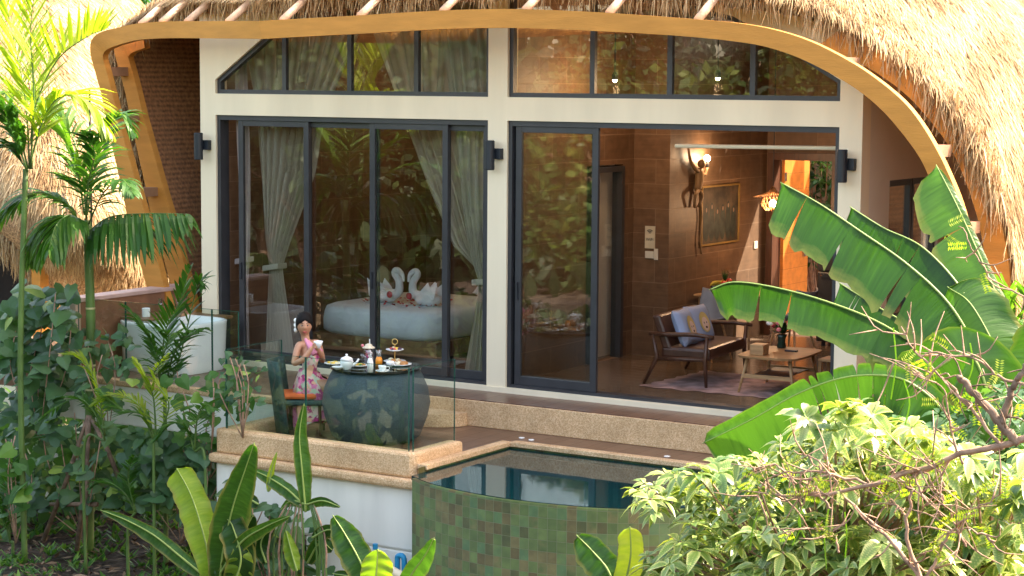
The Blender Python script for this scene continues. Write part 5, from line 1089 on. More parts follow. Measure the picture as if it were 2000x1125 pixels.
hel = banana_plant(gh, [Lk([(597,1000),(590,920),(585,850),(594,788)], .10, .07, c=.75, Y=YH, seed=1, blunt=(.3,.5)),
                  Lk([(592,985),(560,955),(520,930),(486,915)], .075, c=.7, Y=YH, seed=2, blunt=(.2,.5)), Lk([(600,985),(630,978),(665,990)], .05, c=.5, Y=YH, seed=3, blunt=(.2,.5)),
                  Lk([(598,985),(570,978),(548,995)], .05, c=.9, Y=YH, seed=4, blunt=(.2,.5)), Lk([(580,1115),(570,1080),(558,1035)], .075, c=.3, Y=YH-.2, mat='banana_yellow', seed=5, blunt=(.4,.4)),
                  Lk([(524,960),(530,920),(541,882)], .035, c=.9, Y=YH, mat='banana_yellow', seed=6, blunt=(.2,.6)), Lk([(610,1050),(640,1035),(668,1040)], .07, c=.2, Y=YH, seed=8), Lk([(505,985),(480,975),(455,1000)], .08, c=.2, Y=YH+.3, seed=9),
                  Lk([(600,1100),(625,1060),(650,1075)], .08, c=.3, Y=YH+.2, seed=10), Lk([(490,1080),(480,1040),(495,1005)], .10, c=.1, Y=YH+.2, seed=11), Lk([(520,1100),(510,1060),(535,1020)], .08, c=.1, Y=YH+.3, seed=12)],
             'clump of thin stemmed heliconia with one tall narrow upright leaf before the balcony glass', name='heliconia', group='leafy clumps below the balcony')
for k in range(16):
    u = 575+rg.uniform(-70, 65); MB().tube(spline([at(u+rg.uniform(-8,8), 1170, YH), at(u+rg.uniform(-8,8), 1060, YH), at(590+(u-590)*.5, 985, YH)], 6), [.012,.011,.01,.009,.008,.007], 6).build('stem', M['twig'] if k % 3 == 0 else M['green_trunk'], hel, smooth=True)
YC = -4.6; gc = at(745, 1180, YC); gc[2] = -2.05
banana_plant(gc, [Lk([(735,1170),(705,1100),(675,1045),(650,1006)], .15, c=.55, Y=YC, seed=1, blunt=(.35,.35)), Lk([(728,1160),(735,1120),(738,1072)], .15, c=.35, Y=YC-.1, mat='banana_yellow', seed=2, blunt=(.4,.2)),
                  Lk([(770,1180),(805,1120),(830,1085),(848,1050)], .10, c=.8, Y=YC, seed=3, blunt=(.3,.5)), Lk([(740,1170),(690,1130),(650,1120)], .06, c=.2, Y=YC, seed=4)],
             'young banana plant at the foot of the white support wall beside the blue pipe')
YD = -6.2; gd = at(1205, 1220, YD); gd[2] = -2.1
banana_plant(gd, [Lk([(1215,1200),(1190,1120),(1160,1080),(1126,1045)], .13, c=.5, Y=YD, seed=1, blunt=(.35,.2)), Lk([(1212,1200),(1224,1130),(1232,1080),(1230,1028)], .10, c=.8, Y=YD, mat='banana_yellow', seed=2, blunt=(.3,.08))],
             'young banana plant with one glowing yellow green leaf in front of the pool wall', stem=([gd, at(1212, 1180, YD)], .04))

def frond(mb, rb, P0, mid, L_leaf, n=44, droop=.5, width=.028, seed=0, c=.5, up_=0.0, v_ang=.9, rib=.012, start=.12, curl=.3, spread=None):
    """pinnate frond along a curve given by points; leaflets hang by droop"""
    rg_ = np.random.default_rng(seed); Pm = spline(mid, 60); T = np.gradient(Pm, axis=0); T /= np.linalg.norm(T, axis=1)[:, None]
    rb.tube(Pm[::3], np.linspace(rib, rib*.25, len(Pm[::3])), 6)
    ref = np.array(spread if spread is not None else (0, 0, 1.0), float)
    for s in np.linspace(start, .99, n):
        i = min(59, int(s*59)); t_ = T[i]; sd = np.cross(t_, ref); sd /= np.linalg.norm(sd)+1e-9; nn = np.cross(sd, t_)
        ll = L_leaf*(math.sin(math.pi*min(1, .18+.80*s))**.6)*rg_.uniform(.85, 1.1)
        for side in (-1, 1):
            a = v_ang*(1-.55*s)+rg_.normal(0, .05)
            d = t_*math.cos(a)+sd*side*math.sin(a)+nn*(up_+rg_.normal(0, .08)); d /= np.linalg.norm(d)
            A = Pm[i]; pts = []; dd = d.copy(); q = A.copy()
            for k in range(5): pts.append(q.copy()); q = q+dd*ll/4; dd = dd+np.array([0, 0, -1])*droop*(.22+.25*k*curl); dd /= np.linalg.norm(dd)
            wv = np.cross(dd, nn); wv = np.cross(d, np.array([rg_.normal(0,.3), rg_.normal(0,.3), 1])); wv /= np.linalg.norm(wv)+1e-9
            ws = [.35, .95, 1, .75, .06]; V = []
            for p_, w_ in zip(pts, ws): V += [p_-wv*width*.5*w_, p_+wv*width*.5*w_]
            mb.add(V, [(2*k, 2*k+1, 2*k+3, 2*k+2) for k in range(4)], float(np.clip(c+rg_.normal(0, .12), 0, 1)))
def palm(name, base, label, fronds, trunk=None, mat='palm_green', cat='palm', group='palms by the bath terrace', trunk_mat=None, rings=None):
    t = plant(name, base, label, cat, group)
    for k, f in enumerate(fronds):
        mb, rb = MB(), MB(); m_ = f.pop('mat', mat); frond(mb, rb, None, seed=k*7+len(fronds), **f); o = mb.build('frond', LF[m_], t, smooth=False); rb.build('rachis', M['green_trunk'], o, smooth=True)
    if trunk is not None:
        Pt, r0, r1 = trunk; Q = spline(Pt, 24); tr_ = MB().tube(Q, np.linspace(r0, r1, 24), 14).build('trunk', trunk_mat or M['green_trunk'], t, smooth=True)
        for z in rings or []:
            k = z; c0 = Q[k]; MB().tube([Q[k], Q[k]+(Q[k+1]-Q[k])/np.linalg.norm(Q[k+1]-Q[k])*.022], np.interp(k, [0, 23], [r0, r1])*1.05, 14).build('trunk_ring', M['midrib_pale'], tr_)
    return t
YP = -2.3
def D(pts, y0=YP, y1=None, **k): return dict(mid=px(pts, y0, (y1 if y1 is not None else y0)-y0), **k)
pb = at(172, 1050, YP); pb[2] = -2.05
palm('palm_tree', pb, 'tall slim palm with a ringed green trunk in front of the bathtub', [
    D([(170,455),(215,424),(290,417),(372,418)], YP, YP-.3, L_leaf=.80, droop=1.3, c=.4, n=40, width=.055, up_=-.6),
    D([(165,420),(150,330),(120,250),(60,190),(-10,178)], YP, YP-.4, L_leaf=.55, droop=.75, c=.8, n=40, width=.045),
    D([(170,420),(185,330),(205,260),(235,225),(262,260)], YP, YP+.1, L_leaf=.42, droop=.9, c=.5, n=32, width=.045),
    D([(165,450),(130,400),(75,375),(25,400),(-20,450)], YP, YP-.5, L_leaf=.50, droop=1.1, c=.6, n=34, width=.05),
    D([(165,450),(130,425),(95,425),(68,455),(55,505)], YP-.1, YP-.6, L_leaf=.62, droop=1.3, c=.75, n=34, width=.065, up_=-.4),
    D([(168,430),(172,360),(185,300),(170,262)], YP-.1, YP-.6, L_leaf=.5, droop=.9, c=.4, n=30, width=.045),
    D([(168,420),(160,330),(130,240),(95,200),(70,215)], YP, YP+.3, L_leaf=.55, droop=.8, c=.8, n=34, width=.045, mat='palm_green'),
    D([(172,440),(200,380),(235,350),(262,380)], YP, YP-.7, L_leaf=.40, droop=1.0, c=.4, n=26, width=.045),
    D([(165,450),(140,420),(110,440),(95,490)], YP-.2, YP-.9, L_leaf=.60, droop=1.3, c=.6, n=30, width=.06, up_=-.4)],
    trunk=([pb, at(176, 800, YP), at(177, 620, YP), at(170, 430, YP)], .062, .048), rings=[9, 11, 13, 16])
YQ = -3.0
pq = at(48, 1080, YQ); pq[2] = -2.05
palm('palm_tree', pq, 'sunlit yellow green palm at the left edge rising above the neighbouring thatch', [
    D([(62,330),(66,220),(110,120),(170,72),(205,58)], YQ, YQ+.3, L_leaf=.62, droop=-.10, c=.6, n=36, width=.038, mat='palm_gold', up_=.55, v_ang=1.1),
    D([(58,330),(50,200),(30,90),(0,-40)], YQ, YQ+.1, L_leaf=.60, droop=.15, c=.6, n=36, width=.04, mat='palm_gold', up_=.2),
    D([(60,330),(66,180),(60,60),(75,-60)], YQ, YQ-.2, L_leaf=.55, droop=.2, c=.5, n=34, width=.04, mat='palm_gold', up_=.2),
    D([(55,330),(30,240),(-10,200),(-60,210)], YQ, YQ-.3, L_leaf=.6, droop=.8, c=.4, n=30, width=.045),
    D([(58,320),(90,220),(130,185),(180,205),(215,260)], YQ, YQ+.2, L_leaf=.55, droop=.7, c=.55, n=34, width=.045, mat='palm_gold'),
    D([(55,335),(20,290),(-20,300),(-50,360)], YQ, YQ-.4, L_leaf=.55, droop=1.0, c=.25, n=30, width=.045),
    D([(52,330),(28,260),(10,225),(-20,215)], YQ-.2, YQ-.5, L_leaf=.6, droop=1.1, c=.35, n=30, width=.045)],
    trunk=([pq, at(40, 700, YQ), at(50, 330, YQ)], .035, .03), trunk_mat=M['green_trunk'])
YS = -2.2
ps = at(322, 900, YS); ps[2] = -2.05
palm('small_palm', ps, 'small feathery palm with broad leaflets between the tub and the balcony', [
    D([(320,760),(318,690),(325,640),(350,590),(372,520)], YS, YS-.1, L_leaf=.36, droop=.35, c=.5, n=26, width=.045, up_=.2),
    D([(318,760),(305,690),(280,640),(240,595)], YS, YS-.3, L_leaf=.30, droop=.7, c=.45, n=24, width=.035),
    D([(322,760),(340,690),(370,650),(400,640)], YS, YS-.2, L_leaf=.33, droop=.8, c=.3, n=22, width=.04),
    D([(318,760),(310,720),(330,660),(310,640)], YS, YS-.5, L_leaf=.30, droop=.9, c=.5, n=20, width=.035),
    D([(320,770),(350,700),(385,560),(395,555)], YS+.1, YS+.1, L_leaf=.26, droop=.5, c=.35, n=24, width=.04)],
    trunk=([ps, at(322, 760, YS)], .03, .02), group='small palms in the undergrowth')
YF = -2.9
for k, (u, v, lab, fs) in enumerate(((300,870,'yellow tinged feather palm seedling spreading above the white terrace edge',[([(300,860),(270,790),(220,770),(180,790)],'palm_gold',.26),([(305,860),(300,780),(285,740),(260,700)],'palm_gold',.22),([(305,860),(280,810),(240,800),(190,760)],'palm_green',.28),([(305,860),(330,790),(300,735),(330,690)],'palm_gold',.2)]),
        (250,1010,'low feather palm seedling on the soil beside the stakes',[([(265,1000),(240,960),(205,940),(178,950)],'palm_green',.26),([(265,1000),(250,930),(262,890)],'palm_green',.2)]),
        (165,850,'feather palm seedling with arching fronds left of the palm trunk',[([(205,860),(180,800),(140,780),(60,830)],'palm_green',.28),([(205,850),(190,760),(160,700),(120,690)],'palm_gold',.22)]),
        (400,880,'dark green fan of palm leaflets beside the balcony block',[([(380,880),(385,820),(400,790),(420,800)],'palm_green',.25),([(380,880),(360,830),(330,830),(300,860)],'palm_green',.25)]),
        (25,1040,'grassy palm seedling at the lower left corner',[([(20,1060),(15,960),(30,880)],'palm_green',.25),([(20,1060),(-5,960),(-40,900)],'palm_green',.25)]))):
    g_ = at(u, v+90, YF); g_[2] = -2.05
    palm('palm_seedling', g_, lab, [D(p_, YF, YF-.2, L_leaf=l_, droop=.35, c=.5, n=26, width=.026, mat=m_, v_ang=1.0) for p_, m_, l_ in fs], trunk=([g_, at(u, v+20, YF), at(fs[0][0][0][0], fs[0][0][0][1], YF)], .02, .012), group='palm seedlings in the undergrowth')
# heart leaved vines
def heart(mb, c0, d, nrm, s, c, rg_):
    d = d/np.linalg.norm(d); w_ = np.cross(nrm, d); w_ /= np.linalg.norm(w_)+1e-9; n_ = np.cross(d, w_)
    sh = [(-.12,.0),(-.28,.30),(-.12,.52),(.25,.50),(.60,.28),(1.0,0)]
    V = [c0]; L1 = [c0+d*s*a+w_*s*b_+n_*s*(-.18*b_-.12*a*a) for a, b_ in sh]; R1 = [c0+d*s*a-w_*s*b_+n_*s*(-.18*b_-.12*a*a) for a, b_ in sh[1:-1]]
    mb.add([c0+d*s*.3+n_*s*.02]+L1+R1[::-1], [(0,1,2,3),(0,3,4,5),(0,5,6),(0,6,7,8),(0,8,9,10),(0,10,1)], c)
def vine(label, uvs, Y0, Y1, n, s=(.09,.17), seed=0, mat='vine_green', stems=6, name='climbing_vine', group='heart leaved vines in the undergrowth', cat='vine'):
    rg_ = np.random.default_rng(seed); uu = [p_[0] for p_ in uvs]; vv = [p_[1] for p_ in uvs]
    b0_ = at(np.mean(uu), max(vv), (Y0+Y1)/2); b0_[2] = max(-2.05, b0_[2]-.3); t = plant(name, b0_, label, cat, group); mb = MB()
    def inside(u, v_):
        r = False; m = len(uvs)
        for i in range(m):
            (x1, y1), (x2, y2) = uvs[i], uvs[i-1]
            if (y1 > v_) != (y2 > v_) and u < (x2-x1)*(v_-y1)/(y2-y1)+x1: r = not r
        return r
    k = 0; tries = 0
    while k < n and tries < n*30:
        tries += 1; u, v_ = rg_.uniform(min(uu), max(uu)), rg_.uniform(min(vv), max(vv))
        if not inside(u, v_): continue
        p_ = at(u, v_, rg_.uniform(Y0, Y1)); nrm = np.array([rg_.normal(.25,.45), rg_.normal(-.55,.4), rg_.uniform(.3,1.2)]); nrm /= np.linalg.norm(nrm)
        d = np.array([rg_.normal(), rg_.normal(-.3), rg_.normal(-.5, .6)]); d -= nrm*(d@nrm); heart(mb, p_, d, nrm, rg_.uniform(*s), float(np.clip(rg_.beta(2,3)+(.4 if rg_.random() < .06 else 0), 0, 1)), rg_); k += 1
    mb.build('leaves', LF[mat], t, smooth=False)
    sm = MB()
    for _ in range(stems):
        u, v_ = rg_.uniform(min(uu)+10, max(uu)-10), rg_.uniform(min(vv), (min(vv)+max(vv))/2); y = rg_.uniform(Y0, Y1)
        sm.tube(spline([b0_, at(u+rg_.uniform(-20,20), (v_+max(vv))/2, y), at(u, v_, y)], 8), .007, 5)
    sm.build('stem', M['twig'], t, smooth=True); return t
vine('dense dark vine mass at the left beside the orange post', [(0,600),(40,560),(150,560),(150,720),(120,800),(0,810)], -2.7, -1.9, 210, (.14,.24), 1)
vine('heart leaved vine climbing behind the palm trunk before the tub', [(150,650),(200,640),(260,650),(275,760),(230,800),(150,800)], -2.6, -2.1, 70, (.09,.16), 2)
vine('dark vines below the terrace at the foot of the stakes', [(0,800),(90,800),(240,830),(300,850),(300,960),(200,1000),(0,990)], -2.9, -1.9, 170, (.12,.20), 3)
vine('vines in the shade beneath the white terrace edge', [(230,850),(450,860),(450,1000),(380,1010),(250,990)], -2.9, -1.9, 210, (.12,.22), 4)
vine('thin trailing vine with round leaves hanging before the terrace edge', [(320,740),(450,720),(500,780),(450,870),(330,880)], -2.9, -2.4, 60, (.10,.16), 5, 'fresh_green')
vine('small vine on the balcony glass corner by the terrace', [(425,690),(520,690),(520,790),(430,800)], -3.0, -2.7, 34, (.05,.09), 6)
vine('shrubby vine filling the gap under the balcony slab', [(440,960),(640,1010),(640,1125),(500,1125),(440,1060)], -3.3, -2.3, 120, (.10,.18), 7)
vine('broad leaved vine in the lower left foreground', [(0,860),(60,850),(60,1000),(0,1010)], -3.3, -2.8, 26, (.12,.20), 8, 'fresh_green')
# stakes round the palm
stk = plant('palm_support', pb, 'rough wooden tripod of stakes tied round the palm trunk', 'plant support')
for a, b_ in (((172,812),(85,1055)),((176,812),(150,1075)),((180,820),(235,940)),((88,985),(190,985)),((170,815),(165,1060))): MB().tube([at(*a, YP-.25), at((a[0]+b_[0])/2+3, (a[1]+b_[1])/2, YP-.3), at(*b_, YP-.3)], [.022,.026,.028], 8).build('stake', M['bark'], stk, smooth=True)
# low ground cover on the soil
mb = MB(); rg = np.random.default_rng(33)
for _ in range(900):
    u, v_ = rg.uniform(-30, 680), rg.uniform(960, 1140); p_ = atz(u, v_, -2.03)
    if noise.noise(Vector((p_[0]*1.7, p_[1]*1.7, 5))) < -.05: continue
    for q in range(7):
        a = rg.uniform(0, 6.28); l = rg.uniform(.05,.14); d = np.array([math.cos(a), math.sin(a), rg.uniform(.3,1.0)])*l; sd = np.array([-math.sin(a), math.cos(a), 0])*l*.18
        mb.add([p_, p_+d*.5-sd, p_+d, p_+d*.5+sd], [(0,1,2,3)], float(rg.random()))
tag(mb.build('ground_cover', LF['fresh_green'], None, label='low weedy ground cover on the brown soil', cat='ground cover', kind='stuff'))
mb = MB()
for _ in range(1800):
    u, v_ = rg.uniform(-30, 700), rg.uniform(930, 1140); p_ = atz(u, v_, -2.02+rg.uniform(0,.03)); a = rg.uniform(0, 6.28); l = rg.uniform(.03,.09)
    d = np.array([math.cos(a), math.sin(a), rg.normal(0,.3)])*l; sd = np.array([-math.sin(a), math.cos(a), rg.normal(0,.3)])*l*.3; mb.add([p_-d, p_-sd, p_+d, p_+sd], [(0,1,2,3)], float(rg.random()))
M['litter'] = attr_mat('dry_leaf_litter', [(0,(.06,.03,.02)),(.5,(.16,.09,.05)),(1,(.32,.22,.14))], .9); mb.build('leaf_litter', M['litter'], None, label='dry fallen leaves scattered on the soil', cat='leaf litter', kind='stuff')

# ---- shrub with rosettes of cream edged leaves, lower right
def varieg():
    m, nt, b, o = newmat('cream_edged_leaf'); L = nt.links
    a = N(nt, 'ShaderNodeAttribute', attribute_name='v'); tc = N(nt, 'ShaderNodeTexCoord'); sp = N(nt, 'ShaderNodeSeparateXYZ'); L.new(tc.outputs['UV'], sp.inputs[0])
    wv = N(nt, 'ShaderNodeTexWave'); wv.inputs['Scale'].default_value = 1.6; wv.inputs['Distortion'].default_value = 2; L.new(tc.outputs['UV'], wv.inputs[0])
    ab = N(nt, 'ShaderNodeMath', operation='ABSOLUTE'); L.new(sp.outputs[1], ab.inputs[0])
    ad = N(nt, 'ShaderNodeMath', operation='MULTIPLY_ADD'); L.new(wv.outputs[1], ad.inputs[0]); ad.inputs[1].default_value = .35; L.new(ab.outputs[0], ad.inputs[2])
    cr = N(nt, 'ShaderNodeValToRGB'); e = cr.color_ramp.elements; e[0].position = .05; e[0].color = (.45,.50,.22,1); e[1].position = .25; e[1].color = (.17,.28,.08,1); x = e.new(.7); x.color = (.24,.36,.11,1); x = e.new(.95); x.color = (.55,.58,.30,1)
    L.new(ad.outputs[0], cr.inputs[0])
    c2 = N(nt, 'ShaderNodeValToRGB'); e = c2.color_ramp.elements; e[0].color = (.24,.38,.22,1); e[1].color = (1.45,1.35,.85,1); L.new(a.outputs['Fac'], c2.inputs[0])
    mx = N(nt, 'ShaderNodeMix', data_type='RGBA', blend_type='MULTIPLY'); mx.inputs[0].default_value = 1; L.new(cr.outputs[0], mx.inputs[6]); L.new(c2.outputs[0], mx.inputs[7]); L.new(mx.outputs[2], b.inputs['Base Color'])
    b.inputs['Roughness'].default_value = .34; b.inputs['Specular IOR Level'].default_value = .7
    tr = N(nt, 'ShaderNodeBsdfTranslucent'); g = N(nt, 'ShaderNodeMix', data_type='RGBA', blend_type='MULTIPLY'); g.inputs[0].default_value = 1; L.new(mx.outputs[2], g.inputs[6]); g.inputs[7].default_value = (1.35,1.35,.55,1); L.new(g.outputs[2], tr.inputs[0])
    ms = N(nt, 'ShaderNodeMixShader'); ms.inputs[0].default_value = .25; L.new(b.outputs[0], ms.inputs[1]); L.new(tr.outputs[0], ms.inputs[2]); L.new(ms.outputs[0], o.inputs[0]); return m
M['varieg'] = varieg()
def shrub(label, regions, nros, Y0, Y1, seed, leafL=(.09,.24), mat=None, name='leafy_shrub', group='cream leaved shrubs in the foreground', nl=(6, 10), stems=10, trunk_uv=None, bias=0):
    rg_ = np.random.default_rng(seed); allp = [p_ for r in regions for p_ in r]; uu = [a for a, _ in allp]; vv = [b_ for _, b_ in allp]
    tu, tv = trunk_uv or (np.mean(uu), max(vv)+60); b0_ = at(tu, tv, (Y0+Y1)/2); b0_[2] = -2.1; t = plant(name, b0_, label, 'shrub', group)
    mb = MB(); UV = []; sm = MB(); fork = at(tu, min(tv, 1110), (Y0+Y1)/2)
    def inside(u, v_):
        for uvs in regions:
            r = False; m = len(uvs)
            for i in range(m):
                (x1, y1), (x2, y2) = uvs[i], uvs[i-1]
                if (y1 > v_) != (y2 > v_) and u < (x2-x1)*(v_-y1)/(y2-y1)+x1: r = not r
            if r: return True
        return False
    k = 0; tries = 0
    while k < nros and tries < nros*40:
        tries += 1; u, v_ = rg_.uniform(min(uu), max(uu)), rg_.uniform(min(vv), max(vv))
        if not inside(u, v_): continue
        y = rg_.uniform(Y0, Y1); c0 = at(u, v_, y); ax = np.array([rg_.normal(0,.35), rg_.normal(-.15,.35), 1.0]); ax /= np.linalg.norm(ax)
        q = np.cross(ax, [1, 0, 0]); q /= np.linalg.norm(q); r_ = np.cross(ax, q); m = rg_.integers(*nl); a0 = rg_.uniform(0, 6.28); bright = rg_.beta(1.6, 2); bright2 = rg_.uniform(0, 1)
        for j in range(m):
            a = a0+j*2.4; el = rg_.uniform(-.5, .6)*(1-.5*j/m)+.25*(j/m); h = q*math.cos(a)+r_*math.sin(a); d = h*math.cos(el)+ax*math.sin(el); l = (rs_ := leafL[0]+(leafL[1]-leafL[0])*bright2)*rg_.uniform(.75,1.1)*(1-.35*j/m)
            w_ = np.cross(d, ax); w_ /= np.linalg.norm(w_)+1e-9; n_ = np.cross(w_, d); st_ = c0+d*.012-ax*.01*j/m
            V = []; uvl = []
            for s, wd in ((0,.02),(.18,.15),(.42,.21),(.7,.15),(1,.0)):
                ce = st_+d*l*s+np.array([0,0,-1])*l*(.48+.2*bias)*s*s
                V += [ce+w_*wd*l-n_*wd*l*-.25, ce, ce-w_*wd*l-n_*wd*l*-.25]; uvl += [(s*3, 1), (s*3, 0), (s*3, -1)]
            mb.add(V, [(3*z_+e, 3*z_+e+1, 3*z_+e+4, 3*z_+e+3) for z_ in range(4) for e in (0, 1)], float(np.clip(bright+rg_.normal(0,.15), 0, 1))); UV += uvl
        if k % max(1, nros//(stems*4)) == 0: sm.tube(spline([fork+rg_.normal(0,.05,3), (fork+c0)/2+np.array([0,0,-.08]), c0], 7), [.016,.014,.012,.010,.008,.007,.005], 6)
        k += 1
    mb.build('foliage', mat or M['varieg'], t, smooth=True, uvs=UV if mat is None else None); sm.tube([b0_, fork], .03, 8); sm.build('branches', M['twig'], t, smooth=True); return t
shrub('broad shrub of drooping cream edged leaves overhanging the pool edge', [[(1222,960),(1290,915),(1370,905),(1450,890),(1500,900),(1520,1000),(1420,1060),(1340,1030),(1235,985)],[(1320,1060),(1420,1010),(1520,1020),(1520,1125),(1250,1140),(1255,1090)]], 160, -7.4, -6.3, 21, trunk_uv=(1560,1180))
shrub('tall bright shrub in front of the lowest banana leaf', [[(1500,890),(1530,840),(1600,800),(1660,780),(1760,820),(1850,850),(1860,960),(1700,1000),(1540,980)]], 175, -7.9, -6.6, 22, trunk_uv=(1640,1180))
shrub('sunlit shrub at the right edge below the bare branches', [[(1820,880),(1900,890),(2010,880),(2010,1130),(1840,1130),(1800,1000)]], 130, -7.8, -6.8, 23, trunk_uv=(1930,1200))
shrub('low shrub along the bottom edge between the pool and the right corner', [[(1440,1050),(1560,1010),(1700,1040),(1860,1060),(1860,1140),(1440,1140)]], 140, -8.2, -7.0, 24, trunk_uv=(1640,1220))
shrub('deep green shrub filling the shade behind the cream leaved shrubs', [[(1380,920),(1560,860),(1800,800),(2020,740),(2020,1140),(1300,1140)]], 420, -6.0, -4.9, 25, (.10,.20), LF['vine_green'], group='background shrubs at the right')
shrub('fine leaved green shrub behind the banana leaf bases', [[(1700,760),(1830,700),(1980,620),(2020,620),(2020,900),(1720,900)]], 160, -3.6, -2.6, 26, (.08,.16), LF['palm_green'], group='background shrubs at the right')
# fern fronds by the thatch edge at the right
ff = at(1990, 700, -2.6); palm('fern_palm', [ff[0], ff[1], -2.05], 'glossy fern palm under the right end of the thatch', [D([(1990,700),(1975,620),(1960,570),(1930,545)], -2.6, -2.8, L_leaf=.3, droop=.5, c=.8, n=26, width=.03), D([(1990,700),(1995,620),(2015,560),(2050,540)], -2.6, -2.9, L_leaf=.3, droop=.5, c=.8, n=26, width=.03), D([(1990,720),(1965,650),(1935,640)], -2.6, -2.9, L_leaf=.28, droop=.6, c=.6, n=24, width=.03)], trunk=([np.array([ff[0], ff[1], -2.05]), ff], .05, .04), group='palms at the right')
# bare thorny branches reaching in from the right
YR = -8.4
br = plant('bare_tree', at(2080, 900, YR), 'bare twiggy tree reaching in from the right with sparse yellow leaflets', 'tree')
def branch(pts, r0, r1, Y=YR, dY=0, sub=0, seed=0, mat=None, nm='branch'):
    P_ = spline(px(pts, Y, dY), 26); jj = np.array([[noise.noise(Vector((i*.5, seed, k*3.3)))*.018 for k in range(3)] for i in range(26)]); P_ = P_+jj
    o = MB(); o.tube(P_, np.linspace(r0, r1, 26)*.78, 7); rg_ = np.random.default_rng(seed)
    for _ in range(sub):
        i = rg_.integers(2, 25); d = np.array([rg_.normal(), rg_.normal()*.4, rg_.normal()*1.0]); d /= np.linalg.norm(d); l = rg_.uniform(.08,.34); q = P_[i]; d2 = d+rg_.normal(0,.5,3)
        mid_ = q+d*l*.5; e_ = mid_+d2/np.linalg.norm(d2)*l*.5; o.tube(spline([q, mid_, e_], 6), [.006,.005,.0045,.004,.003,.002], 5)
        if rg_.random() < .5: e2 = mid_+rg_.normal(0, l*.4, 3); o.tube([mid_, e2], [.004,.002], 4)
    o.build(nm, mat or M['twig'], br, smooth=True); return P_
ends = []
ends.append(branch([(2060,840),(1980,865),(1900,880),(1800,915),(1700,945),(1600,965),(1520,965),(1480,940)], .028, .006, sub=14, seed=1))
ends.append(branch([(1990,868),(1940,810),(1900,765),(1870,735)], .034, .022, sub=8, seed=2, mat=M['bark']))
ends.append(branch([(1955,830),(1970,780),(1990,735),(2020,700)], .026, .02, sub=5, seed=3, mat=M['bark']))
ends.append(branch([(1960,880),(1900,800),(1850,745),(1790,690),(1760,640)], .014, .004, sub=14, seed=4))
ends.append(branch([(2030,760),(1960,740),(1900,700),(1830,690),(1790,700)], .012, .004, sub=12, seed=5))
ends.append(branch([(2040,600),(1960,560),(1910,510),(1885,450),(1870,445)], .008, .003, Y=-7.0, sub=6, seed=6))
ends.append(branch([(1800,1140),(1770,1040),(1780,960),(1740,930)], .017, .006, sub=8, seed=7))
ends.append(branch([(1800,1135),(1740,1060),(1690,1010),(1650,970),(1600,900),(1550,880)], .017, .004, sub=12, seed=8))
ends.append(branch([(1810,1130),(1850,1050),(1900,1000),(1960,960)], .012, .004, sub=6, seed=9))
ends.append(branch([(1880,910),(1860,850),(1850,790),(1830,750),(1700,690)], .010, .003, sub=10, seed=10))
for k_ in range(9):
    u0, v0 = rg.uniform(1520, 1990), rg.uniform(930, 1120); ends.append(branch([(u0,v0),(u0-rg.uniform(20,60),v0-rg.uniform(20,70)),(u0-rg.uniform(50,150),v0-rg.uniform(-20,90))], .009, .003, sub=7, seed=40+k_))
ends.append(branch([(1700,945),(1640,930),(1560,920),(1500,935),(1470,985)], .012, .003, sub=10, seed=11))
bb = at(1800, 1140, YR); branch([(1800,1140),(1805,1300)], .03, .04, seed=12)
mb = MB(); rg = np.random.default_rng(77)
for P_ in ends:
    for _ in range(4):
        q = P_[rg.integers(8, 26)]+rg.normal(0, .05, 3); d = rg.normal(0, 1, 3); d[2] -= .2; d /= np.linalg.norm(d); sd = np.cross(d, fw); sd /= np.linalg.norm(sd)
        for k in range(9):
            for s in (-1, 1): c0 = q+d*.014*k; tpx = c0+sd*s*.026+d*.008; mb.add([c0, c0+sd*s*.013+d*.008, tpx, c0+sd*s*.013-d*.003], [(0,1,2,3)], float(rg.random()))
mb.build('leaflets', LF['palm_gold'], br)
for (u, v0, v1) in ((1745,640,780),(1895,670,760),(1560,1000,1065),(1568,990,1050),(1765,740,830),(1620,985,1110),(1650,1000,1090),(1480,1000,1075)):
    MB().tube(spline([at(u, v0, YR+.1), at(u+rg.uniform(-12,12), (v0+v1)/2, YR+.1), at(u+rg.uniform(-16,16), v1, YR+.1)], 8), .0045, 5).build('hanging_pod', LF['banana_yellow'], br)
leafm('garden_a', [(0,(.015,.04,.010)),(.6,(.05,.10,.02)),(1,(.16,.20,.04))], .5, .3, ns=1)
leafm('garden_b', [(0,(.008,.018,.008)),(.6,(.022,.045,.014)),(1,(.06,.09,.022))], .55, .25, ns=1)
# ================================================================ NEIGHBOURING VILLA
nv = empty('neighbour_villa', (-9, 3, -2.0), 'neighbouring villa at the left with a sunlit thatched roof coming down to the ground', 'villa')
ctrl = [[((-420,-150),7.0),((-150,-150),7.0),((60,-90),7.5),((230,-30),8.5),((330,60),9.5)],
        [((-420,60),5.0),((-160,20),5.0),((50,30),5.5),((190,80),6.5),((320,170),8.0)],
        [((-380,250),3.4),((-150,230),3.4),((40,220),3.7),((200,250),4.8),((330,330),6.6)],
        [((-330,380),2.9),((-120,390),2.8),((50,400),2.9),((210,420),3.8),((330,470),5.8)],
        [((-200,500),3.3),((-20,480),3.2),((95,540),3.3),((220,570),4.2),((340,590),6.0)],
        [((-180,640),3.9),((10,620),3.9),((110,650),3.9),((235,660),4.7),((350,650),6.3)]]
C_ = np.array([[at(u, v, y) for (u, v), y in row] for row in ctrl])
rows = np.array([spline(C_[i], 49) for i in range(len(C_))]); NG = np.array([spline(rows[:, j], 40) for j in range(49)]).transpose(1, 0, 2)
cut = 31                                                             # the front opens below this row at the left
nr = MB(); G_ = NG; a_, b_n = G_.shape[:2]
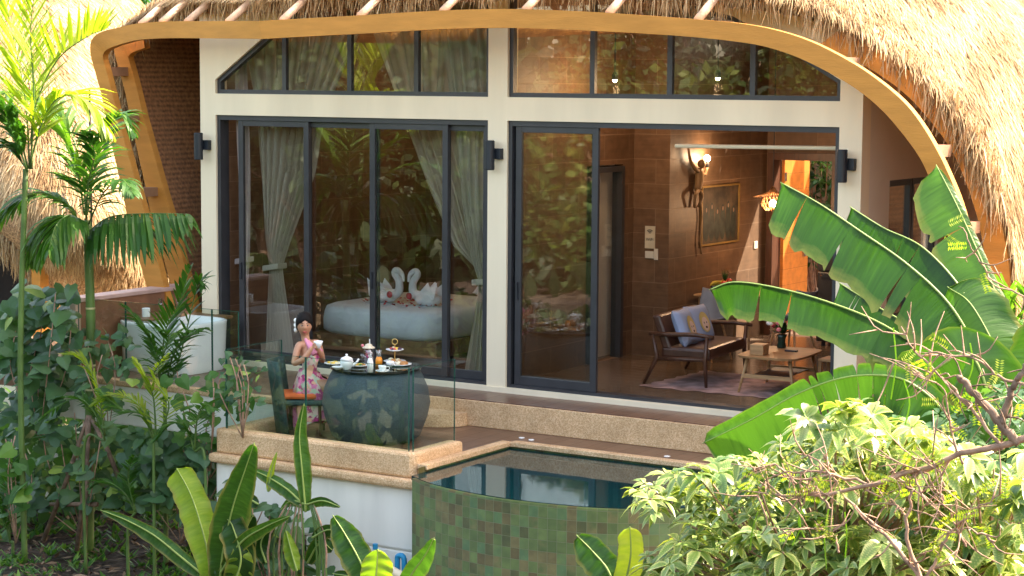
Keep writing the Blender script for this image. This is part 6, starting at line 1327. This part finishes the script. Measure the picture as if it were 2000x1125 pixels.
Fc = [(i*b_n+j, i*b_n+j+1, (i+1)*b_n+j+1, (i+1)*b_n+j) for i in range(a_-1) for j in range(b_n-1) if not (j < 26 and i > 22+ (j/26)**2*16)]
nr.add(G_.reshape(-1, 3), Fc); nro = nr.build('thatched_roof', M['thatch_base'], nv, smooth=True)
st = MB(); thatch_strands(st, NG[:23], 42000, L=(.2,.5), wdt=.0065, lift=.04, droop=.12, seed=31, jit=.18); thatch_strands(st, NG[22:, 24:], 22000, L=(.2,.5), wdt=.0065, lift=.05, droop=.3, seed=32, jit=.2)
edge_ = np.array([NG[min(39, int(22+(j/26)**2*16)), j] for j in range(0, 27)]); fringe(st, edge_, 3500, L=(.15,.4), seed=33, outv=(0,-.2,0))
st.build('straw', M['thatch'], nro)
M['shade_in'] = simple('interior_shade', (.018,.012,.010), .9)  # shade inside the neighbour's opening, put into a near-black colour
p0 = at(-60, 420, 5.2); MB().box(p0[0]-3, p0[0]+2.2, 5.2, 5.4, -2.0, 3.0).build('inner_wall', M['shade_in'], nv)
for (u, y) in ((78, 3.2), (106, 3.8)):
    a = at(u, 520, y); MB().box(a[0]-.09, a[0]+.09, y-.09, y+.09, -2.1, a[2]+.3).build('post', M['beam'] if u < 90 else M['log'], nv)
q = at(40, 760, 2.6); MB().box(q[0]-3.5, q[0]+.55, 2.2, 4.9, -2.1, -.85).build('terrace_base', M['plaster'], nv)
# slim mast behind the beam
a = at(176, 260, 1.6); MB().tube([(a[0], a[1], -2.05), (a[0], a[1], 3.3)], .014, 8).build('thin_pole', M['black'], None, label='thin dark pole standing between the two thatched roofs', cat='pole')

# ================================================================ BEHIND
wl2 = empty('tiled_pool_wall', (10, 12, 0), 'dark green tiled wall with a pink cap beyond the roof at the top right', 'wall')
a = at(1900, 20, 9.0); b2 = at(2100, 20, 9.0)
M['tile_bg'] = tile_mat('background_green_tile', (0, 2), .30, .30, [(0,(.02,.035,.015)),(1,(.06,.09,.04))], (.10,.12,.07), .01, .5, False)
MB().box(a[0]-1.0, b2[0]+3, 9.0, 9.3, 1.5, float(at(2000, 8, 9.0)[2])).build('wall_face', M['tile_bg'], wl2)
MB().box(a[0]-1.0, b2[0]+3, 8.95, 9.35, float(at(2000, 8, 9.0)[2])+.002, float(at(2000, -16, 9.0)[2])).build('cap', simple('pink_stone', (.40,.20,.17), .7, var=.2), wl2)
bp_ = at(1928, 0, 8.9); MB().box(bp_[0]-.12, bp_[0]+.06, 8.6, 8.9, bp_[2]-.05, bp_[2]+.5).build('blue_box', P('blue_plastic', (.04,.05,.35), .5), None, label='small blue box on the pink capped wall', cat='box', bevel=.02)
# pale gable wall and palms behind, upper left
gw_ = at(170, 20, 16); MB().box(gw_[0]-4, gw_[0]+7, 16, 16.3, -2, float(at(170,-200,16)[2])).build('pale_wall', simple('pale_far_wall', (.62,.66,.70), .8), None, label='pale plain wall of a house far behind the palm fronds', cat='wall')
def leaf_cloud(mb, P_, leaf, rg_):
    n = len(P_); ax = rg_.normal(0, 1, (n, 3)); ax[:, 2] -= .4; ax /= np.linalg.norm(ax, axis=1)[:, None]; sd = np.cross(ax, rg_.normal(0, 1, (n, 3))); sd /= np.linalg.norm(sd, axis=1)[:, None]; l = leaf*rg_.uniform(.6, 1.4, (n, 1))
    V = np.stack([P_, P_+ax*l*.5-sd*l*.28, P_+ax*l, P_+ax*l*.5+sd*l*.28], 1).reshape(-1, 3); k = (np.arange(n)*4)[:, None]+np.arange(4)+mb.n
    mb.V.append(V); mb.n += 4*n; mb.Fc += [tuple(q) for q in k.tolist()]; mb.C += rg_.beta(2, 2, n).tolist()
def big_tree(base, h, r, label, seed, mat='vine_green', n=2600, leaf=.16, group='tall trees around the garden', name='broadleaf_tree', trunk_r=.16, flat=.8):
    rg_ = np.random.default_rng(seed); t = plant(name, base, label, 'tree', group); base = np.array(base, float)
    top_ = base+np.array([rg_.normal(0,.3), rg_.normal(0,.3), h*.62]); sm = MB(); sm.tube(spline([base, (base+top_)/2+rg_.normal(0,.15,3), top_], 10), np.linspace(trunk_r, trunk_r*.45, 10), 9); mb = MB(); cl = []
    for k in range(22):
        d = rg_.normal(0, 1, 3); d /= np.linalg.norm(d); c0 = base+np.array([0, 0, h*.70])+d*np.array([r, r, r*flat])*rg_.uniform(.35, .95); cl.append((c0, r*rg_.uniform(.22, .42)))
        f = rg_.uniform(.4, 1); q = base*(1-f)+top_*f; sm.tube(spline([q, (q+c0)/2+np.array([0,0,.15]), c0], 6), np.linspace(trunk_r*.35, .02, 6), 6)
    ci = rg_.integers(len(cl), size=n); C0 = np.array([c[0] for c in cl])[ci]; RR = np.array([c[1] for c in cl])[ci][:, None]; d = rg_.normal(0, 1, (n, 3)); d /= np.linalg.norm(d, axis=1)[:, None]
    leaf_cloud(mb, C0+d*RR*rg_.uniform(.5, 1.05, (n, 1)), leaf, rg_)
    mb.build('crown', LF[mat], t); sm.build('trunk', M['bark'], t, smooth=True); return t
for k, (u, v, y) in enumerate(((175,60,10.5),(290,40,9.8),(90,10,12.0))):
    c_ = at(u, v, y); palm('background_palm', [c_[0], c_[1], -2.0], ('dark palm behind the gap between the roofs','dark palm rising behind the left tip of the thatch','dark palm farthest back above the neighbouring thatch')[k],
        [dict(mid=[c_, c_+np.array([math.cos(a)*.9, math.sin(a)*.5, .7]), c_+np.array([math.cos(a)*1.9, math.sin(a)*1.0, .25])], L_leaf=.6, droop=.6, c=.1, n=26, width=.05) for a in np.linspace(0, 6.283, 8)[:-1]], trunk=([(c_[0], c_[1], -2.0), c_-np.array([0,0,.1])], .12, .09), trunk_mat=M['bark'], group='dark palms behind the villas')
c_ = at(210, 95, 9.0); big_tree((c_[0], c_[1], -2.0), c_[2]+2.9, 1.3, 'dark leafy bush crown in the gap between the two roofs', 51, n=1500, leaf=.22)
# garden seen through the rear entrance
MB().box(-1.2, 4.2, 9.0, 9.2, -.1, 2.9).build('garden_wall', simple('weathered_garden_wall', (.42,.33,.24), .9, bump=.6, var=.3, vscale=3), None, label='weathered tan garden wall seen through the open rear door', cat='wall')
tag(MB().box(-1.2, 4.2, 6.35, 9.0, -.2, -.012).build('rear_path', simple('rear_path_stone', (.55,.45,.34), .8, var=.12)), kind='structure')
shrub('leafy climber hanging over the garden wall beyond the rear door', [[(1500,240),(1650,240),(1650,420),(1615,430),(1600,520),(1570,520),(1560,380),(1500,330)]], 130, 8.0, 8.8, 61, (.14,.28), LF['vine_green'], group='plants behind the villa', trunk_uv=(1600,640))
# trees on the far side of the garden, behind the camera, mirrored in the glass
TREES = [(-7,-15,7.2,2.5,'garden_a'),(-12,-12,7.4,2.7,'garden_b'),(-3,-20,8.0,2.9,'garden_a'),(-17,-17,8,3.0,'garden_b'),(-9,-24,8.5,3.2,'garden_b'),(1,-26,8,3.0,'garden_a'),(-22,-8,8,3.2,'garden_b'),(20,-27,8,3.5,'garden_b'),(13,-31,8,3.6,'garden_b'),(24,-14,8,3.0,'garden_a'),(7,-30,8,3.5,'garden_b')]
NM = ['round crowned tree nearest the balcony garden','spreading tree at the left end of the garden','pale green tree in the middle of the garden slope','tall dark tree at the back left of the garden','large tree behind the pale green one','bright tree straight across from the villa','wide tree far off to the left','dark tree behind the photographer on the right','tall tree directly behind the photographer','tree on the right slope beyond the banana','dark tree between two brighter crowns']
for k, (x, y, h, r, m_) in enumerate(TREES): big_tree((x, y, -2.6), h, r, NM[k], 70+k, m_, n=9000, leaf=.26, trunk_r=.2, flat=1.0)
# (pipes) at the foot of the support wall
pp_ = empty('blue_pipe', at(775, 1100, -3.0), 'bright blue water pipes and a valve at the foot of the white wall', 'pipe')
M['bluep'] = P('blue_pvc', (.02,.28,.55), .35)
MB().tube(spline([at(776,1180,-3.0), at(776,1100,-3.0), at(778,1086,-3.0), at(788,1088,-3.0), at(790,1110,-3.0), at(790,1180,-3.0)], 16), .028, 10).build('bent_pipe', M['bluep'], pp_, smooth=True)
MB().tube([at(733,1140,-3.0), at(733,1064,-3.0)], .02, 10).build('upright_pipe', M['bluep'], pp_, smooth=True); MB().tube([at(733,1072,-3.0), at(733,1062,-3.0)], .027, 10).build('valve', M['bluep'], pp_)
MB().tube([at(735,1096,-3.15), at(800,1135,-3.25)], .045, 12).build('drain_pipe', M['plaster'], None, smooth=True, label='slanted white drain pipe below the balcony block', cat='pipe')

rg_ = np.random.default_rng(5); n = 26000
P_ = np.stack([rg_.uniform(-30, 9, n), rg_.uniform(-27, -6.8, n), rg_.uniform(0, 1, n)**1.5], 1); hh = np.array([.35+.9*max(0, .5+noise.noise(Vector((a*.45, b_*.45, 2)))) for a, b_ in P_[:, :2]]); P_[:, 2] = -2.25-.05*np.maximum(0, -5-P_[:, 1])+P_[:, 2]*hh
mb = MB(); leaf_cloud(mb, P_, .42, rg_); mb.build('undergrowth', LF['garden_b'], None, label='dense green undergrowth covering the garden slope opposite the villa', cat='undergrowth', kind='stuff')
n = 7000; P_ = np.stack([rg_.uniform(-16, -5.2, n), rg_.uniform(-2.2, 3.5, n), rg_.uniform(-2.1, -1.2, n)], 1)
mb = MB(); leaf_cloud(mb, P_, .26, rg_); mb.build('undergrowth', LF['vine_green'], None, label='low undergrowth between the two villas', cat='undergrowth', kind='stuff')

n = 34000; f_ = rg_.uniform(0, 1, n); P_ = np.stack([rg_.uniform(-70, 28, n), np.zeros(n), np.zeros(n)], 1); hgt = np.array([8.0+2.5*noise.noise(Vector((x*.12, 3, 1))) for x in P_[:, 0]]); P_[:, 1] = -31-13*f_-rg_.uniform(0, 3, n)-.25*np.maximum(0, -P_[:, 0]-20); P_[:, 2] = -4+hgt*(f_**.8)+rg_.uniform(-.5, 1.6, n)
mb = MB(); leaf_cloud(mb, P_, .95, rg_); mb.build('far_wood', LF['garden_b'], None, label='wooded slope far across the garden', cat='wood', kind='stuff')
n = 16000; P_ = np.stack([rg_.uniform(-46, -24, n), rg_.uniform(-32, 14, n), np.zeros(n)], 1); P_[:, 2] = -3+(-24-P_[:, 0])*.35+rg_.uniform(0, 2.0, n)
mb = MB(); leaf_cloud(mb, P_, .95, rg_); mb.build('far_wood', LF['garden_b'], None, label='wooded slope beyond the neighbouring villa', cat='wood', kind='stuff')
